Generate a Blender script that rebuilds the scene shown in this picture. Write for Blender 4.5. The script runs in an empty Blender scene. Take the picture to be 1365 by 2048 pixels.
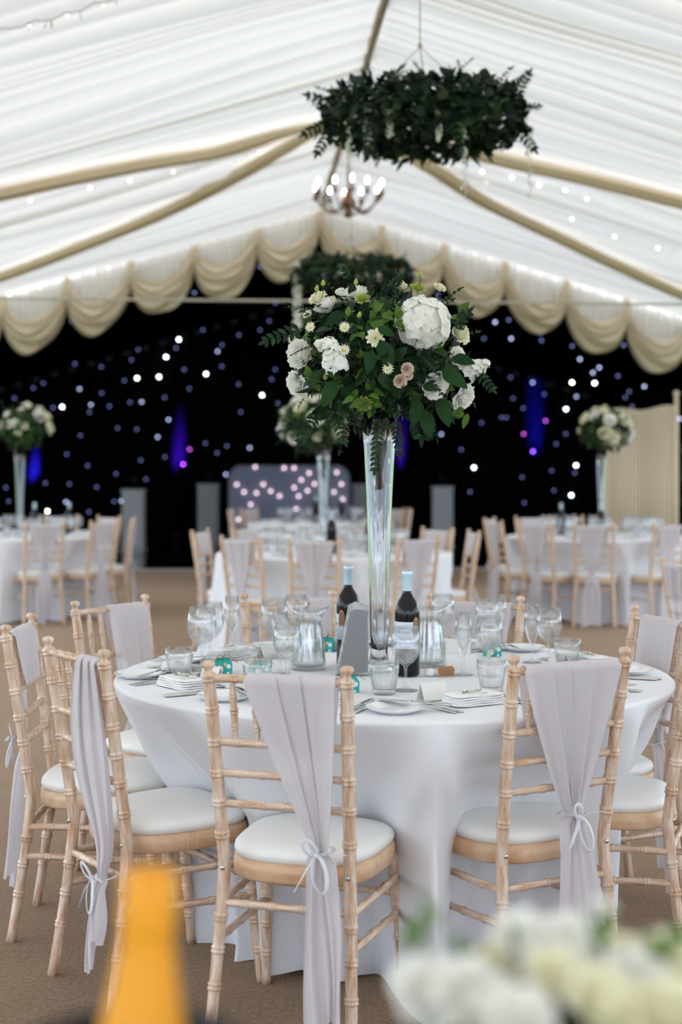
import bpy, math, random
from math import sin, cos, pi, sqrt, radians, atan2
from mathutils import Vector, Matrix

SC = bpy.context.scene
COL = SC.collection
F, CX, HY, CH = 2844.4, 682.5, 942.0, 1.375      # focal length in px, image centre, horizon row, eye height

# ------------------------------------------------------------------ camera, world, sun, exposure
cam_d = bpy.data.cameras.new('camera'); cam = bpy.data.objects.new('camera', cam_d); COL.objects.link(cam)
cam.location = (0, 0, CH); cam.rotation_euler = (pi/2, 0, 0)
cam_d.sensor_fit = 'VERTICAL'; cam_d.sensor_height = 36; cam_d.lens = 50
cam_d.shift_y = -(1024-HY)/2048
cam_d.clip_start = .05; cam_d.clip_end = 300
cam_d.dof.use_dof = True; cam_d.dof.focus_distance = 3.95; cam_d.dof.aperture_fstop = 2.2; cam_d.dof.aperture_blades = 9
SC.camera = cam
w = bpy.data.worlds.new('world'); SC.world = w; w.use_nodes = True
bg = w.node_tree.nodes['Background']; bg.inputs[0].default_value = (.74, .83, 1.0, 1); bg.inputs[1].default_value = 1.65
sun_d = bpy.data.lights.new('sun', 'SUN'); sun_d.energy = 2.3; sun_d.angle = radians(8); sun_d.color = (1, .95, .87)
sun = bpy.data.objects.new('sun', sun_d); COL.objects.link(sun); sun.rotation_euler = Vector((.28,.78,-.62)).to_track_quat('-Z','Y').to_euler()
SC.view_settings.view_transform = 'Standard'; SC.view_settings.look = 'None'
SC.view_settings.exposure = 1.4; SC.view_settings.gamma = 1; SC.view_settings.use_curve_mapping = False
cy = SC.cycles
cy.transparent_max_bounces = 40; cy.max_bounces = 8; cy.transmission_bounces = 6; cy.glossy_bounces = 3; cy.diffuse_bounces = 4
cy.caustics_reflective = False; cy.caustics_refractive = False; cy.sample_clamp_indirect = 8

# ------------------------------------------------------------------ helpers
def tag(o, label=None, cat=None, group=None, kind=None):
    if label: o['label'] = label
    if cat: o['category'] = cat
    if group: o['group'] = group
    if kind: o['kind'] = kind
    return o
def empty(name, loc=(0,0,0), rz=0):
    o = bpy.data.objects.new(name, None); COL.objects.link(o); o.location = loc; o.rotation_euler = (0,0,rz)
    o.empty_display_size = .05
    return o
def copy_tree(o, parent=None):
    c = o.copy(); COL.objects.link(c); c.parent = parent
    for ch in list(o.children): copy_tree(ch, c)
    return c

class MB:
    def __init__(s): s.v=[]; s.f=[]; s.uv=[]; s.mi=[]; s.has=False; s.m=0
    def add(s, vs, fs, uvs=None):
        b=len(s.v); s.v += [tuple(p) for p in vs]
        for f in fs: s.f.append(tuple(b+i for i in f)); s.mi.append(s.m)
        s.uv += (uvs if uvs else [(p[0]*10, p[2]) for p in vs])
    def grid(s, P, nu, nv, closeu=False, uv=None):
        """P rows (nv) of nu points"""
        fs=[]
        for j in range(nv-1):
            for i in range(nu if closeu else nu-1):
                k=(i+1)%nu; fs.append((j*nu+i, j*nu+k, (j+1)*nu+k, (j+1)*nu+i))
        s.add(P, fs, uv)
    def box(s, c, d, rz=0, bev=0):
        x,y,z=[a/2 for a in d]; R=Matrix.Rotation(rz,3,'Z')
        vs=[R@Vector((a*x,b*y,e*z))+Vector(c) for e in(-1,1) for b in(-1,1) for a in(-1,1)]
        s.add(vs,[(0,2,3,1),(4,5,7,6),(0,1,5,4),(2,6,7,3),(0,4,6,2),(1,3,7,5)])
    def tube(s, pts, rad, seg=8, flat=1.0, up=None, caps=True):
        pts=[Vector(p) for p in pts]; n=len(pts)
        if not hasattr(rad,'__len__'): rad=[rad]*n
        t0=(pts[1]-pts[0]).normalized(); a=up and Vector(up) or (Vector((0,0,1)) if abs(t0.z)<.8 else Vector((1,0,0)))
        N=(a-a.dot(t0)*t0).normalized(); P=[]; U=[]; L=0
        for i,p in enumerate(pts):
            t=(pts[min(i+1,n-1)]-pts[max(i-1,0)]).normalized()
            N=(N-N.dot(t)*t); N=N.normalized() if N.length>1e-6 else Vector((1,0,0)); B=t.cross(N)
            if i: L+=(p-pts[i-1]).length
            for k in range(seg):
                an=2*pi*k/seg; P.append(p+rad[i]*(cos(an)*B+sin(an)*N*flat)); U.append((k/seg,L))
        s.grid(P,seg,n,True,U)
        if caps:
            b=len(s.v)-len(P)
            s.f.append(tuple(b+i for i in reversed(range(seg)))); s.mi.append(s.m)
            s.f.append(tuple(b+(n-1)*seg+i for i in range(seg))); s.mi.append(s.m)
    def lathe(s, prof, seg=24, c=(0,0,0), caps=False):
        P=[];U=[]
        for j,(r,z) in enumerate(prof):
            for k in range(seg):
                an=2*pi*k/seg; P.append((c[0]+r*cos(an),c[1]+r*sin(an),c[2]+z)); U.append((k/seg,z))
        s.grid(P,seg,len(prof),True,U)
    def ball(s, c, r, seg=8, sz=1.0):
        n=max(4,seg//2); s.lathe([(max(r*sin(pi*j/n),1e-5),-r*sz*cos(pi*j/n)) for j in range(n+1)],seg,c)
    def build(s, name, mat, parent=None, smooth=True, thick=0):
        me=bpy.data.meshes.new(name); me.from_pydata(s.v,[],s.f)
        ul=me.uv_layers.new(name='uv'); li=[0]*len(me.loops); me.loops.foreach_get('vertex_index',li)
        fl=[]
        for i in li: fl+=s.uv[i]
        ul.data.foreach_set('uv',fl)
        if smooth: me.shade_smooth()
        for m in (mat if isinstance(mat,(list,tuple)) else [mat]): me.materials.append(m)
        if any(s.mi): me.polygons.foreach_set('material_index',s.mi)
        me.update()
        o=bpy.data.objects.new(name,me); COL.objects.link(o)
        if parent is not None: o.parent=parent
        if thick:
            md=o.modifiers.new('solid','SOLIDIFY'); md.thickness=thick; md.offset=0
        return o

def px(x, y, d): return Vector(((x-CX)/F*d, d, CH-(y-HY)/F*d))     # a point of the place at depth d
def onz(x, y, z):
    d=(CH-z)*F/(y-HY); return Vector(((x-CX)/F*d, d, z))

# ------------------------------------------------------------------ materials
MATS={}
def mat(name, col, rough=.6, metal=0, spec=.5, sheen=0, emit=None, es=0, noise=0, nscale=8, bump=0, bscale=200, coat=0, trans=0, sss=0):
    m=bpy.data.materials.new(name); m.use_nodes=True; nt=m.node_tree; b=nt.nodes['Principled BSDF']
    b.inputs['Base Color'].default_value=(*col,1); b.inputs['Roughness'].default_value=rough; b.inputs['Metallic'].default_value=metal
    b.inputs['Specular IOR Level'].default_value=spec; b.inputs['Sheen Weight'].default_value=sheen; b.inputs['Coat Weight'].default_value=coat
    if emit: b.inputs['Emission Color'].default_value=(*emit,1); b.inputs['Emission Strength'].default_value=es
    if trans:
        t=nt.nodes.new('ShaderNodeBsdfTranslucent'); t.inputs[0].default_value=(*[min(1,c*1.05) for c in col],1)
        mx=nt.nodes.new('ShaderNodeMixShader'); mx.inputs[0].default_value=trans
        nt.links.new(b.outputs[0],mx.inputs[1]); nt.links.new(t.outputs[0],mx.inputs[2]); nt.links.new(mx.outputs[0],nt.nodes['Material Output'].inputs[0])
    tc=nt.nodes.new('ShaderNodeTexCoord')
    if noise:
        n=nt.nodes.new('ShaderNodeTexNoise'); n.inputs['Scale'].default_value=nscale; n.inputs['Detail'].default_value=4
        r=nt.nodes.new('ShaderNodeMapRange'); r.inputs[1].default_value=.3; r.inputs[2].default_value=.7; r.inputs[3].default_value=1-noise; r.inputs[4].default_value=1+noise
        mm=nt.nodes.new('ShaderNodeVectorMath'); mm.operation='SCALE'; mm.inputs[0].default_value=col
        nt.links.new(tc.outputs['Object'],n.inputs['Vector']); nt.links.new(n.outputs[0],r.inputs[0]); nt.links.new(r.outputs[0],mm.inputs['Scale']); nt.links.new(mm.outputs[0],b.inputs['Base Color'])
    if bump:
        n2=nt.nodes.new('ShaderNodeTexNoise'); n2.inputs['Scale'].default_value=bscale; bp=nt.nodes.new('ShaderNodeBump'); bp.inputs['Strength'].default_value=bump; bp.inputs['Distance'].default_value=.002
        nt.links.new(tc.outputs['Object'],n2.inputs['Vector']); nt.links.new(n2.outputs[0],bp.inputs['Height']); nt.links.new(bp.outputs[0],b.inputs['Normal'])
    MATS[name]=m; return m

def wood_mat(name, c1, c2, sc=1.0):
    m=bpy.data.materials.new(name); m.use_nodes=True; nt=m.node_tree; b=nt.nodes['Principled BSDF']; L=nt.links.new
    uv=nt.nodes.new('ShaderNodeTexCoord'); mp=nt.nodes.new('ShaderNodeMapping'); mp.inputs['Scale'].default_value=(3.2,7*sc,1)
    n=nt.nodes.new('ShaderNodeTexNoise'); n.inputs['Scale'].default_value=1.6; n.inputs['Detail'].default_value=5; n.inputs['Roughness'].default_value=.62
    mp2=nt.nodes.new('ShaderNodeMapping'); mp2.inputs['Scale'].default_value=(26,9,1)
    n2=nt.nodes.new('ShaderNodeTexNoise'); n2.inputs['Scale'].default_value=1.5; n2.inputs['Detail'].default_value=3
    ad=nt.nodes.new('ShaderNodeMath'); ad.operation='ADD'
    oi=nt.nodes.new('ShaderNodeObjectInfo'); va=nt.nodes.new('ShaderNodeVectorMath'); va.operation='ADD'
    sc_=nt.nodes.new('ShaderNodeVectorMath'); sc_.operation='SCALE'; sc_.inputs[0].default_value=(7.3,3.1,0)
    L(oi.outputs['Random'],sc_.inputs['Scale']); L(uv.outputs['UV'],va.inputs[0]); L(sc_.outputs[0],va.inputs[1])
    L(va.outputs[0],mp.inputs[0]); L(va.outputs[0],mp2.inputs[0]); L(mp.outputs[0],n.inputs['Vector']); L(mp2.outputs[0],n2.inputs['Vector'])
    w2=nt.nodes.new('ShaderNodeMath'); w2.operation='MULTIPLY_ADD'; w2.inputs[1].default_value=.45; w2.inputs[2].default_value=.275; L(n2.outputs[0],w2.inputs[0]); L(n.outputs[0],ad.inputs[0]); L(w2.outputs[0],ad.inputs[1])
    cr=nt.nodes.new('ShaderNodeValToRGB'); cr.color_ramp.elements[0].position=.40; cr.color_ramp.elements[1].position=.60
    cr.color_ramp.elements[0].color=(*c1,1); cr.color_ramp.elements[1].color=(*c2,1)
    hf=nt.nodes.new('ShaderNodeMath'); hf.operation='MULTIPLY'; hf.inputs[1].default_value=.5
    L(ad.outputs[0],hf.inputs[0]); L(hf.outputs[0],cr.inputs[0]); L(cr.outputs[0],b.inputs['Base Color'])
    b.inputs['Roughness'].default_value=.42
    MATS[name]=m; return m
def random_island(name, cols, rough=.45, trans=.25, spec=.5):
    m=bpy.data.materials.new(name); m.use_nodes=True; nt=m.node_tree; b=nt.nodes['Principled BSDF']; L=nt.links.new
    g=nt.nodes.new('ShaderNodeNewGeometry'); cr=nt.nodes.new('ShaderNodeValToRGB')
    els=cr.color_ramp.elements
    while len(els)<len(cols): els.new(.5)
    for i,c in enumerate(cols): els[i].position=i/(len(cols)-1); els[i].color=(*c,1)
    L(g.outputs['Random Per Island'],cr.inputs[0]); L(cr.outputs[0],b.inputs['Base Color']); b.inputs['Roughness'].default_value=rough; b.inputs['Specular IOR Level'].default_value=spec
    if trans:
        t=nt.nodes.new('ShaderNodeBsdfTranslucent'); L(cr.outputs[0],t.inputs[0]); mx=nt.nodes.new('ShaderNodeMixShader'); mx.inputs[0].default_value=trans
        L(b.outputs[0],mx.inputs[1]); L(t.outputs[0],mx.inputs[2]); L(mx.outputs[0],nt.nodes['Material Output'].inputs[0])
    MATS[name]=m; return m
def thin_glass(name, tint=(.985,.99,.99), edge=(.80,.86,.88), refl=.95):
    m=bpy.data.materials.new(name); m.use_nodes=True; nt=m.node_tree; L=nt.links.new; nt.nodes.remove(nt.nodes['Principled BSDF'])
    tr=nt.nodes.new('ShaderNodeBsdfTransparent'); g=nt.nodes.new('ShaderNodeBsdfGlossy'); g.inputs['Roughness'].default_value=.03
    lw=nt.nodes.new('ShaderNodeLayerWeight'); lw.inputs[0].default_value=.5
    cr=nt.nodes.new('ShaderNodeValToRGB'); cr.color_ramp.elements[0].color=(*tint,1); cr.color_ramp.elements[1].color=(*edge,1); cr.color_ramp.elements[0].position=.45
    L(lw.outputs['Facing'],cr.inputs[0]); L(cr.outputs[0],tr.inputs[0])
    pw=nt.nodes.new('ShaderNodeMath'); pw.operation='POWER'; pw.inputs[1].default_value=3.0; L(lw.outputs['Facing'],pw.inputs[0])
    mr=nt.nodes.new('ShaderNodeMapRange'); mr.inputs[3].default_value=.10; mr.inputs[4].default_value=refl; L(pw.outputs[0],mr.inputs[0])
    mx=nt.nodes.new('ShaderNodeMixShader'); L(mr.outputs[0],mx.inputs[0]); L(tr.outputs[0],mx.inputs[1]); L(g.outputs[0],mx.inputs[2]); L(mx.outputs[0],nt.nodes['Material Output'].inputs[0])
    MATS[name]=m; return m

WOOD=wood_mat('limewashed_wood',(.47,.24,.11),(.80,.68,.56))
WOODF=wood_mat('limewashed_seat_rail',(.56,.31,.15),(.74,.55,.38),.6)
WOODB=wood_mat('pale_wood',(.62,.38,.21),(.76,.60,.45))
SEAT=mat('ivory_vinyl',(.84,.83,.79),.45,bump=.05,bscale=60)
BOLT=mat('bolt_metal',(.55,.56,.52),.3,1)
CLOTH=mat('white_tablecloth',(.80,.80,.82),.85,spec=.15,sheen=.2,bump=.12,bscale=500)
SASH=mat('grey_chiffon',(.73,.69,.705),.75,spec=.2,sheen=.4,trans=.35,bump=.1,bscale=400)
RIB=mat('white_ribbon',(.85,.86,.9),.4,trans=.3)
NAP=mat('white_napkin',(.86,.86,.85),.85,spec=.15,bump=.15,bscale=400)
CHINA=mat('white_china',(.84,.86,.86),.12,coat=.5)
STEEL=mat('cutlery_steel',(.62,.62,.60),.13,1)
LIN=mat('ivory_lining',(.86,.825,.775),.8,spec=.1,trans=.185)
CREAM=mat('cream_swag',(.84,.71,.52),.8,spec=.1,trans=.2,bump=.1,bscale=90)
CREAM2=mat('cream_valance',(.86,.765,.60),.8,spec=.1,trans=.35)
RIDGE=mat('ridge_cover',(.50,.42,.33),.7)
BLACK=mat('black_star_cloth',(.006,.006,.008),.95,spec=0)
CARPET=None
def carpet():
    m=bpy.data.materials.new('brown_carpet'); m.use_nodes=True; nt=m.node_tree; b=nt.nodes['Principled BSDF']; L=nt.links.new
    tc=nt.nodes.new('ShaderNodeTexCoord')
    n=nt.nodes.new('ShaderNodeTexNoise'); n.inputs['Scale'].default_value=75; n.inputs['Detail'].default_value=5; n.inputs['Roughness'].default_value=.75
    n2=nt.nodes.new('ShaderNodeTexNoise'); n2.inputs['Scale'].default_value=3.5; n2.inputs['Detail'].default_value=3
    ad=nt.nodes.new('ShaderNodeMath'); ad.operation='MULTIPLY_ADD'; ad.inputs[1].default_value=.2
    L(tc.outputs['Object'],n.inputs['Vector']); L(tc.outputs['Object'],n2.inputs['Vector']); L(n2.outputs[0],ad.inputs[0]); L(n.outputs[0],ad.inputs[2])
    cr=nt.nodes.new('ShaderNodeValToRGB'); cr.color_ramp.elements[0].position=.46; cr.color_ramp.elements[1].position=.74
    cr.color_ramp.elements[0].color=(.014,.008,.005,1); cr.color_ramp.elements[1].color=(.18,.108,.062,1)
    L(ad.outputs[0],cr.inputs[0]); L(cr.outputs[0],b.inputs['Base Color']); b.inputs['Roughness'].default_value=.95; b.inputs['Specular IOR Level'].default_value=.1; b.inputs['Sheen Weight'].default_value=.5; b.inputs['Sheen Tint'].default_value=(1,.72,.48,1)
    bp=nt.nodes.new('ShaderNodeBump'); bp.inputs['Strength'].default_value=.6; bp.inputs['Distance'].default_value=.006; L(n.outputs[0],bp.inputs['Height']); L(bp.outputs[0],b.inputs['Normal'])
    return m
CARPET=carpet()
GLOSSBLACK=mat('black_dance_floor',(.008,.01,.014),.12)
GLASS=thin_glass('clear_glass')
PANE=thin_glass('clear_window_sheet',(.97,.98,.98),(.9,.92,.92))
def rglass(name,k=.10):
    m=MATS['clear_glass'].copy(); m.name=name; nt=m.node_tree; L=nt.links.new; out=nt.nodes['Material Output']; src=out.inputs[0].links[0].from_socket
    g=nt.nodes.new('ShaderNodeBsdfGlass'); g.inputs['IOR'].default_value=1.45; g.inputs['Roughness'].default_value=0
    mx=nt.nodes.new('ShaderNodeMixShader'); mx.inputs[0].default_value=k; L(src,mx.inputs[1]); L(g.outputs[0],mx.inputs[2]); L(mx.outputs[0],out.inputs[0]); return m
RGLASS=rglass('clear_drinking_glass')
VGLASS=bpy.data.materials.new('thick_vase_glass'); VGLASS.use_nodes=True
_b=VGLASS.node_tree.nodes['Principled BSDF']; _b.inputs['Transmission Weight'].default_value=1; _b.inputs['Roughness'].default_value=.0; _b.inputs['IOR'].default_value=1.5; _b.inputs['Base Color'].default_value=(.95,.98,1,1)
WATER=thin_glass('water',(.93,.96,.96),(.72,.80,.82),.3)
BOTTLE=mat('dark_bottle_glass',(.006,.004,.006),.1,spec=.32)
CAPB=mat('pale_blue_cap',(.55,.72,.80),.35,.2)
LABEL=mat('pale_label',(.62,.70,.80),.6)
INK=mat('label_ink',(.12,.10,.12),.6)
GOLD=mat('label_emblem',(.45,.20,.08),.5)
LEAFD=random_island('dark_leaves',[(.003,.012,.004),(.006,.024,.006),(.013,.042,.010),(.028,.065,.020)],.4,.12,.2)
LEAFL=random_island('fresh_leaves',[(.04,.10,.012),(.08,.17,.022),(.14,.24,.05)],.45,.25,.25)
LEAFE=random_island('eucalyptus_leaves',[(.003,.011,.006),(.007,.022,.013),(.018,.040,.028),(.055,.085,.03)],.5,.1,.15)
PETAL=mat('white_petals',(.95,.94,.88),.6,spec=.2,trans=.3)
PETALC=mat('cream_petals',(.93,.90,.70),.6,spec=.2,trans=.3)
PETALP=mat('blush_petals',(.90,.76,.66),.6,spec=.2,trans=.3)
PETALG=mat('lime_petals',(.45,.52,.13),.6,spec=.2,trans=.3)
PETALY=mat('flower_centre',(.72,.68,.25),.6)
STEM=mat('green_stem',(.02,.05,.012),.5)
BRONZE=mat('bronze',(.20,.105,.06),.3,.85)
BULB=mat('glowing_bulb',(1,1,1),.5,emit=(1,.93,.82),es=9)
FAIRY=mat('fairy_bulb',(1,1,1),.5,emit=(1,.95,.88),es=8)
ROPE=mat('pale_cord',(.55,.50,.44),.8)
WIRE=mat('clear_wire',(.45,.44,.40),.6)
PLINTH=mat('pale_plinth',(.86,.90,.92),.5)
# ------------------------------------------------------------------ the marquee: structure
ANG=.0706; RX0=.986; RZ=4.66; PIT=.298; HW=6.0; SEND=17.35; SBACK=27.6; S0=-10.0
AX=Vector((-sin(ANG),cos(ANG),0)); PX=Vector((cos(ANG),sin(ANG),0)); RO=Vector((RX0,0,0))
def T(s,t,z): return RO+AX*s+PX*t+Vector((0,0,z))
def roofz(t): return RZ-PIT*abs(t)
def roofhit(x,y,drop=0):
    r=Vector(((x-CX)/F,1,-(y-HY)/F)); best=None
    for sg in(-1,1):
        # CH + r.z d = RZ-drop - PIT*sg*t , t=(r*d-RO).PX
        k=r.z+PIT*sg*r.dot(PX); d=(RZ-drop-CH+PIT*sg*RO.dot(PX))/k
        t=(r*d-RO).dot(PX)
        if d>0 and t*sg>=-.02 and (best is None or d<best[0]): best=(d,Vector((r.x*d,d,CH+r.z*d)))
    return best[1]
rnd=random.Random(3)
# floor
m=MB(); P=[T(s,t,0) for s in (S0-2,19.85) for t in(-HW-.2,HW+.2)]; m.add(P,[(0,1,3,2)]); tag(m.build('floor',CARPET,smooth=False),kind='structure')
m=MB(); P=[T(s,t,z) for z in(-.03,.004) for s in(19.85,SBACK+.1) for t in(-HW,HW)]; m.add(P,[(4,5,7,6),(0,1,5,4)]); o=m.build('floor_dance',GLOSSBLACK,smooth=False); tag(o,kind='structure')
m=MB(); m.box(T(19.83,0,.012),(2*HW,.06,.022),ANG); tag(m.build('trim_1',mat('alu_edge',(.5,.47,.43),.4,.3)),kind='structure')
# ground outside
m=MB(); m.add([(-60,-40,-.05),(60,-40,-.05),(60,80,-.05),(-60,80,-.05)],[(0,1,2,3)]); tag(m.build('ground',mat('grass',(.10,.17,.05),.9,noise=.4,nscale=3),smooth=False),kind='structure')
# pleated lining
for sg,nm in((-1,'ceiling_left'),(1,'ceiling')):
    m=MB(); S=[];s=S0
    while s<SEND:
        wd=rnd.choice([.13,.17,.22,.30,.36])*rnd.uniform(.85,1.15); A=wd*rnd.uniform(.22,.36); n=9
        for k in range(n): 
            u=k/n; S.append((s+.03+u*(wd-.03),-A*(4*u*(1-u))**.55))
        tk=rnd.random(); dp=rnd.uniform(.045,.085) if tk<.45 else -.03
        for u,hh in((0,0),(.25,.8),(.5,1),(.75,.85)): S.append((s+wd+u*.03,-dp*hh))
        s+=wd
    S=sorted(q for q in S if q[0]<SEND)+[(SEND,0)]
    NT=14; P=[]
    ph=[rnd.uniform(0,6) for _ in range(3)]
    for j in range(NT):
        t=HW*j/(NT-1)
        for (a,h) in S:
            wob=.05*sin(t*.9+a*.35+ph[0])*min(1,t)+.02*sin(t*2.1+a*1.7+ph[1])
            wob*=min(1,(SEND-a)/.5+.0)
            e=h*(.75+.35*sin(t*.7+a*2.3))
            P.append(T(a+wob,sg*t,roofz(t)+e-.02))
    m.grid(P,len(S),NT); tag(m.build(nm,LIN),kind='structure')
# ridge cover strip and its swags
m=MB(); 
P=[]
for i in range(60):
    s=S0+(SEND-S0)*i/59; 
    for dx,dz in((-.03,-.06),(-.02,-.11),(.02,-.11),(.03,-.06)): P.append(T(s,dx,RZ+dz+.004*sin(s*9)))
m.grid(P,4,60); tag(m.build('trim_2',RIDGE,thick=.004),kind='structure')
# black section behind the valance
m=MB()
for sg in(-1,1):
    P=[T(s,sg*t,roofz(t)-.06) for s in(SEND+.12,SBACK) for t in(0,HW)]; m.add(P,[(0,1,3,2)])
tag(m.build('ceiling_rear',BLACK,smooth=False),kind='structure')
for sg,nm in((-1,'wall_left'),(1,'wall_right')):
    m=MB(); m.add([T(SEND+.12,sg*HW,0),T(SBACK,sg*HW,0),T(SBACK,sg*HW,roofz(HW)),T(SEND+.12,sg*HW,roofz(HW))],[(0,1,2,3)]); tag(m.build(nm,BLACK,smooth=False),kind='structure')
# clear window walls of the front section with posts
wi=1
for sg in(-1,1):
    for b in range(5):
        a0=S0+b*5.47; a1=a0+5.47
        m=MB(); m.add([T(a0+.06,sg*HW,.05),T(a1-.06,sg*HW,.05),T(a1-.06,sg*HW,2.8),T(a0+.06,sg*HW,2.8)],[(0,1,2,3)])
        o=m.build('window_%d'%wi,PANE,smooth=False); tag(o,kind='structure'); wi+=1
        m=MB(); m.box(T(a0,sg*HW,1.42),(.12,.12,2.84),ANG); tag(m.build('trim_%d'%(wi+2),mat('frame_white',(.8,.8,.78),.4) if 'frame_white' not in MATS else MATS['frame_white']),kind='structure')
    m=MB(); m.box(T((S0+SEND)/2,sg*(HW-.02),2.84),(.12,SEND-S0,.14),ANG); tag(m.build('trim_%d'%(20+wi),MATS['frame_white']),kind='structure')
# black section star cloth (back wall) with its pin lights
star=empty('star_cloth',T(SBACK,0,0)); tag(star,'black star cloth backdrop dotted with small white lights behind the dance floor','backdrop')
inv=Matrix.Translation(-star.location)
m=MB(); P=[];NU=400
for z in(0,RZ):
    for i in range(NU):
        t=-HW+2*HW*i/(NU-1); P.append(inv@T(SBACK+.04*sin(i*.55),t,min(z,roofz(t)-.03)))
m.grid(P,NU,2); m.build('drape',BLACK,star)
def blackhit(x,y):
    r=Vector(((x-CX)/F,1,-(y-HY)/F)); c=[]
    d=(RO+AX*(SBACK-.10)).dot(AX)/r.dot(AX); c.append(d)
    for sg in(-1,1):
        k=r.z+PIT*sg*r.dot(PX); d=(RZ-.12-CH+PIT*sg*RO.dot(PX))/k
        if d>0: c.append(d)
        k=r.dot(PX)*sg
        if k>0: c.append((HW-.05+RO.dot(PX)*sg)/k)
    d=min(q for q in c if q>0); return Vector((r.x*d,d,CH+r.z*d))
LED=[mat('led_bright',(1,1,1),.5,emit=(.80,.95,1),es=9),mat('led_mid',(1,1,1),.5,emit=(.55,.62,1),es=1.5),mat('led_dim',(1,1,1),.5,emit=(.30,.36,.95),es=.4),mat('led_pink',(1,1,1),.5,emit=(.75,.12,.9),es=1.6)]
stA=[(814,407,0),(756,487,0),(624,583,0),(724,577,0),(938,564,0),(1193,661,0),(283,714,0),(216,1188,0),(414,704,1),(645,691,1),(767,772,1),(718,851,1),(362,632,1),(1137,900,1),(1028,1021,1),(991,461,1),(463,651,2),(834,974,3),(863,907,3),
 (327,324,2),(341,517,2),(461,531,2),(629,453,2),(598,500,2),(566,594,2),(152,628,2),(197,606,2),(65,674,2),(241,717,2),(407,738,2),(498,711,2),(592,693,2),(750,671,2),(862,631,2),(839,544,2),(802,446,2),(924,363,2),(1011,432,2),(1010,529,2),(1088,387,2),(1086,611,2),(1096,737,2),(1226,323,2),(1184,364,2),(1253,543,2),(1237,588,2),(1264,697,2),(366,844,2),(535,810,2),(622,815,2),(304,929,2),(399,981,2),(641,957,2),(751,941,2),(935,879,2),(1033,891,2),(988,923,2),(528,1018,2),(664,1043,2),(440,1078,2),(207,1060,2),(316,1065,2),(27,1081,2),(39,1143,2),(300,1146,1),(519,1144,2),(552,1142,1),(405,1191,2),(885,194,2),(1111,149,2),(1185,77,2),(1253,241,2)]
stB=[(864,603,0),(967,606,0),(883,980,0),(861,1116,0),(418,990,0),(837,724,0),(685,603,1),(884,667,1),(269,838,1),(514,328,1),(587,403,1),(328,216,1),(1275,549,1),(1128,417,1),(686,916,3),(644,837,3),(744,777,3),(256,206,2),(564,173,1),(576,318,2),(720,379,2),(725,412,2),(865,437,2),(900,497,1),(959,419,2),(1099,434,2),(1076,355,1),(1267,469,2),(1266,491,2),(988,535,1),(959,558,1),(1073,573,2),(1193,621,1),(584,580,2),(738,656,2),(596,675,2),(642,720,2),(452,786,2),(543,762,2),(565,762,2),(360,908,2),(792,882,2),(836,836,2),(637,1034,2),(771,1004,2),(877,1014,2),(400,1100,2),(647,1150,2),(781,1094,2),(1124,644,2),(1107,671,2),(1138,712,2),(1355,768,1),(463,403,2)]
pts=[(a*.4396,500+b*.4396,k) for a,b,k in stA]+[(765+a*.4396,500+b*.4396,k) for a,b,k in stB]
stm=[]
for k in range(4):
    m=MB(); m.ball((0,0,0),.020,8); me=m.build('pin_light',LED[k]); stm.append(me)
pts.sort(key=lambda q:q[2]==2)
rest=MB()
for i,(x,y,k) in enumerate(pts):
    p=blackhit(x,y)
    if i>=100:
        rest.ball(p-star.location,.020,8); continue
    o=bpy.data.objects.new('pin_light',stm[k].data); COL.objects.link(o); o.parent=star; o.location=p-star.location
if rest.v: rest.build('dim_pin_lights',LED[2],star)['kind']='stuff'
for o in stm: bpy.data.objects.remove(o)
# swag bands from the ridge
def band(pts, name, label, wd=.10, drop=.15):
    W=[roofhit(x,y,drop) for x,y in pts]
    # smooth resample
    Q=[]
    for i in range(len(W)-1):
        for k in range(10):
            u=k/10; p0=W[max(i-1,0)];p1=W[i];p2=W[i+1];p3=W[min(i+2,len(W)-1)]
            Q.append(.5*((2*p1)+(p2-p0)*u+(2*p0-5*p1+4*p2-p3)*u*u+(-p0+3*p1-3*p2+p3)*u**3))
    Q.append(W[-1]); m=MB(); P=[]; n=len(Q); NS=30
    for i,p in enumerate(Q):
        t=(Q[min(i+1,n-1)]-Q[max(i-1,0)]).normalized(); side=t.cross(Vector((0,0,1))).normalized(); up=side.cross(t)
        ww=wd*(.45+.55*min(1,i/18))
        for k in range(NS):
            an=2*pi*k/NS; r=1+.09*sin(5*an+i*.02)+.03*sin(9*an+1)
            P.append(p+side*cos(an)*ww*r+up*sin(an)*ww*.55*r)
    m.grid(P,NS,n,True)
    o=m.build(name,CREAM); tag(o,label,'fabric swag','cream swags looped from the ridge'); return o
band([(655,246),(560,268),(436,304),(282,330),(120,362),(0,388),(-260,440)],'ceiling_swag','upper cream swag sweeping left from the ridge across the pleated lining')
band([(655,252),(600,280),(461,359),(330,425),(179,487),(0,554),(-160,600)],'ceiling_swag','lower cream swag running left from the ridge down to the rear corner',.09)
band([(690,246),(800,275),(937,305),(1060,333),(1178,359),(1365,405),(1600,460)],'ceiling_swag','upper cream swag sweeping right from the ridge behind the hanging wreath')
band([(690,252),(798,302),(865,337),(973,405),(1106,469),(1229,528),(1365,590),(1440,620)],'ceiling_swag','lower cream swag running right from the ridge down to the rear corner',.09)
# tie rod
m=MB(); m.tube([T(14.0,-5.2,3.04),T(14.0,5.2,3.04)],.013,8); tag(m.build('tie_rod',ROPE),'thin pale tie cable strung across the marquee below the valance','cable')
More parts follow.
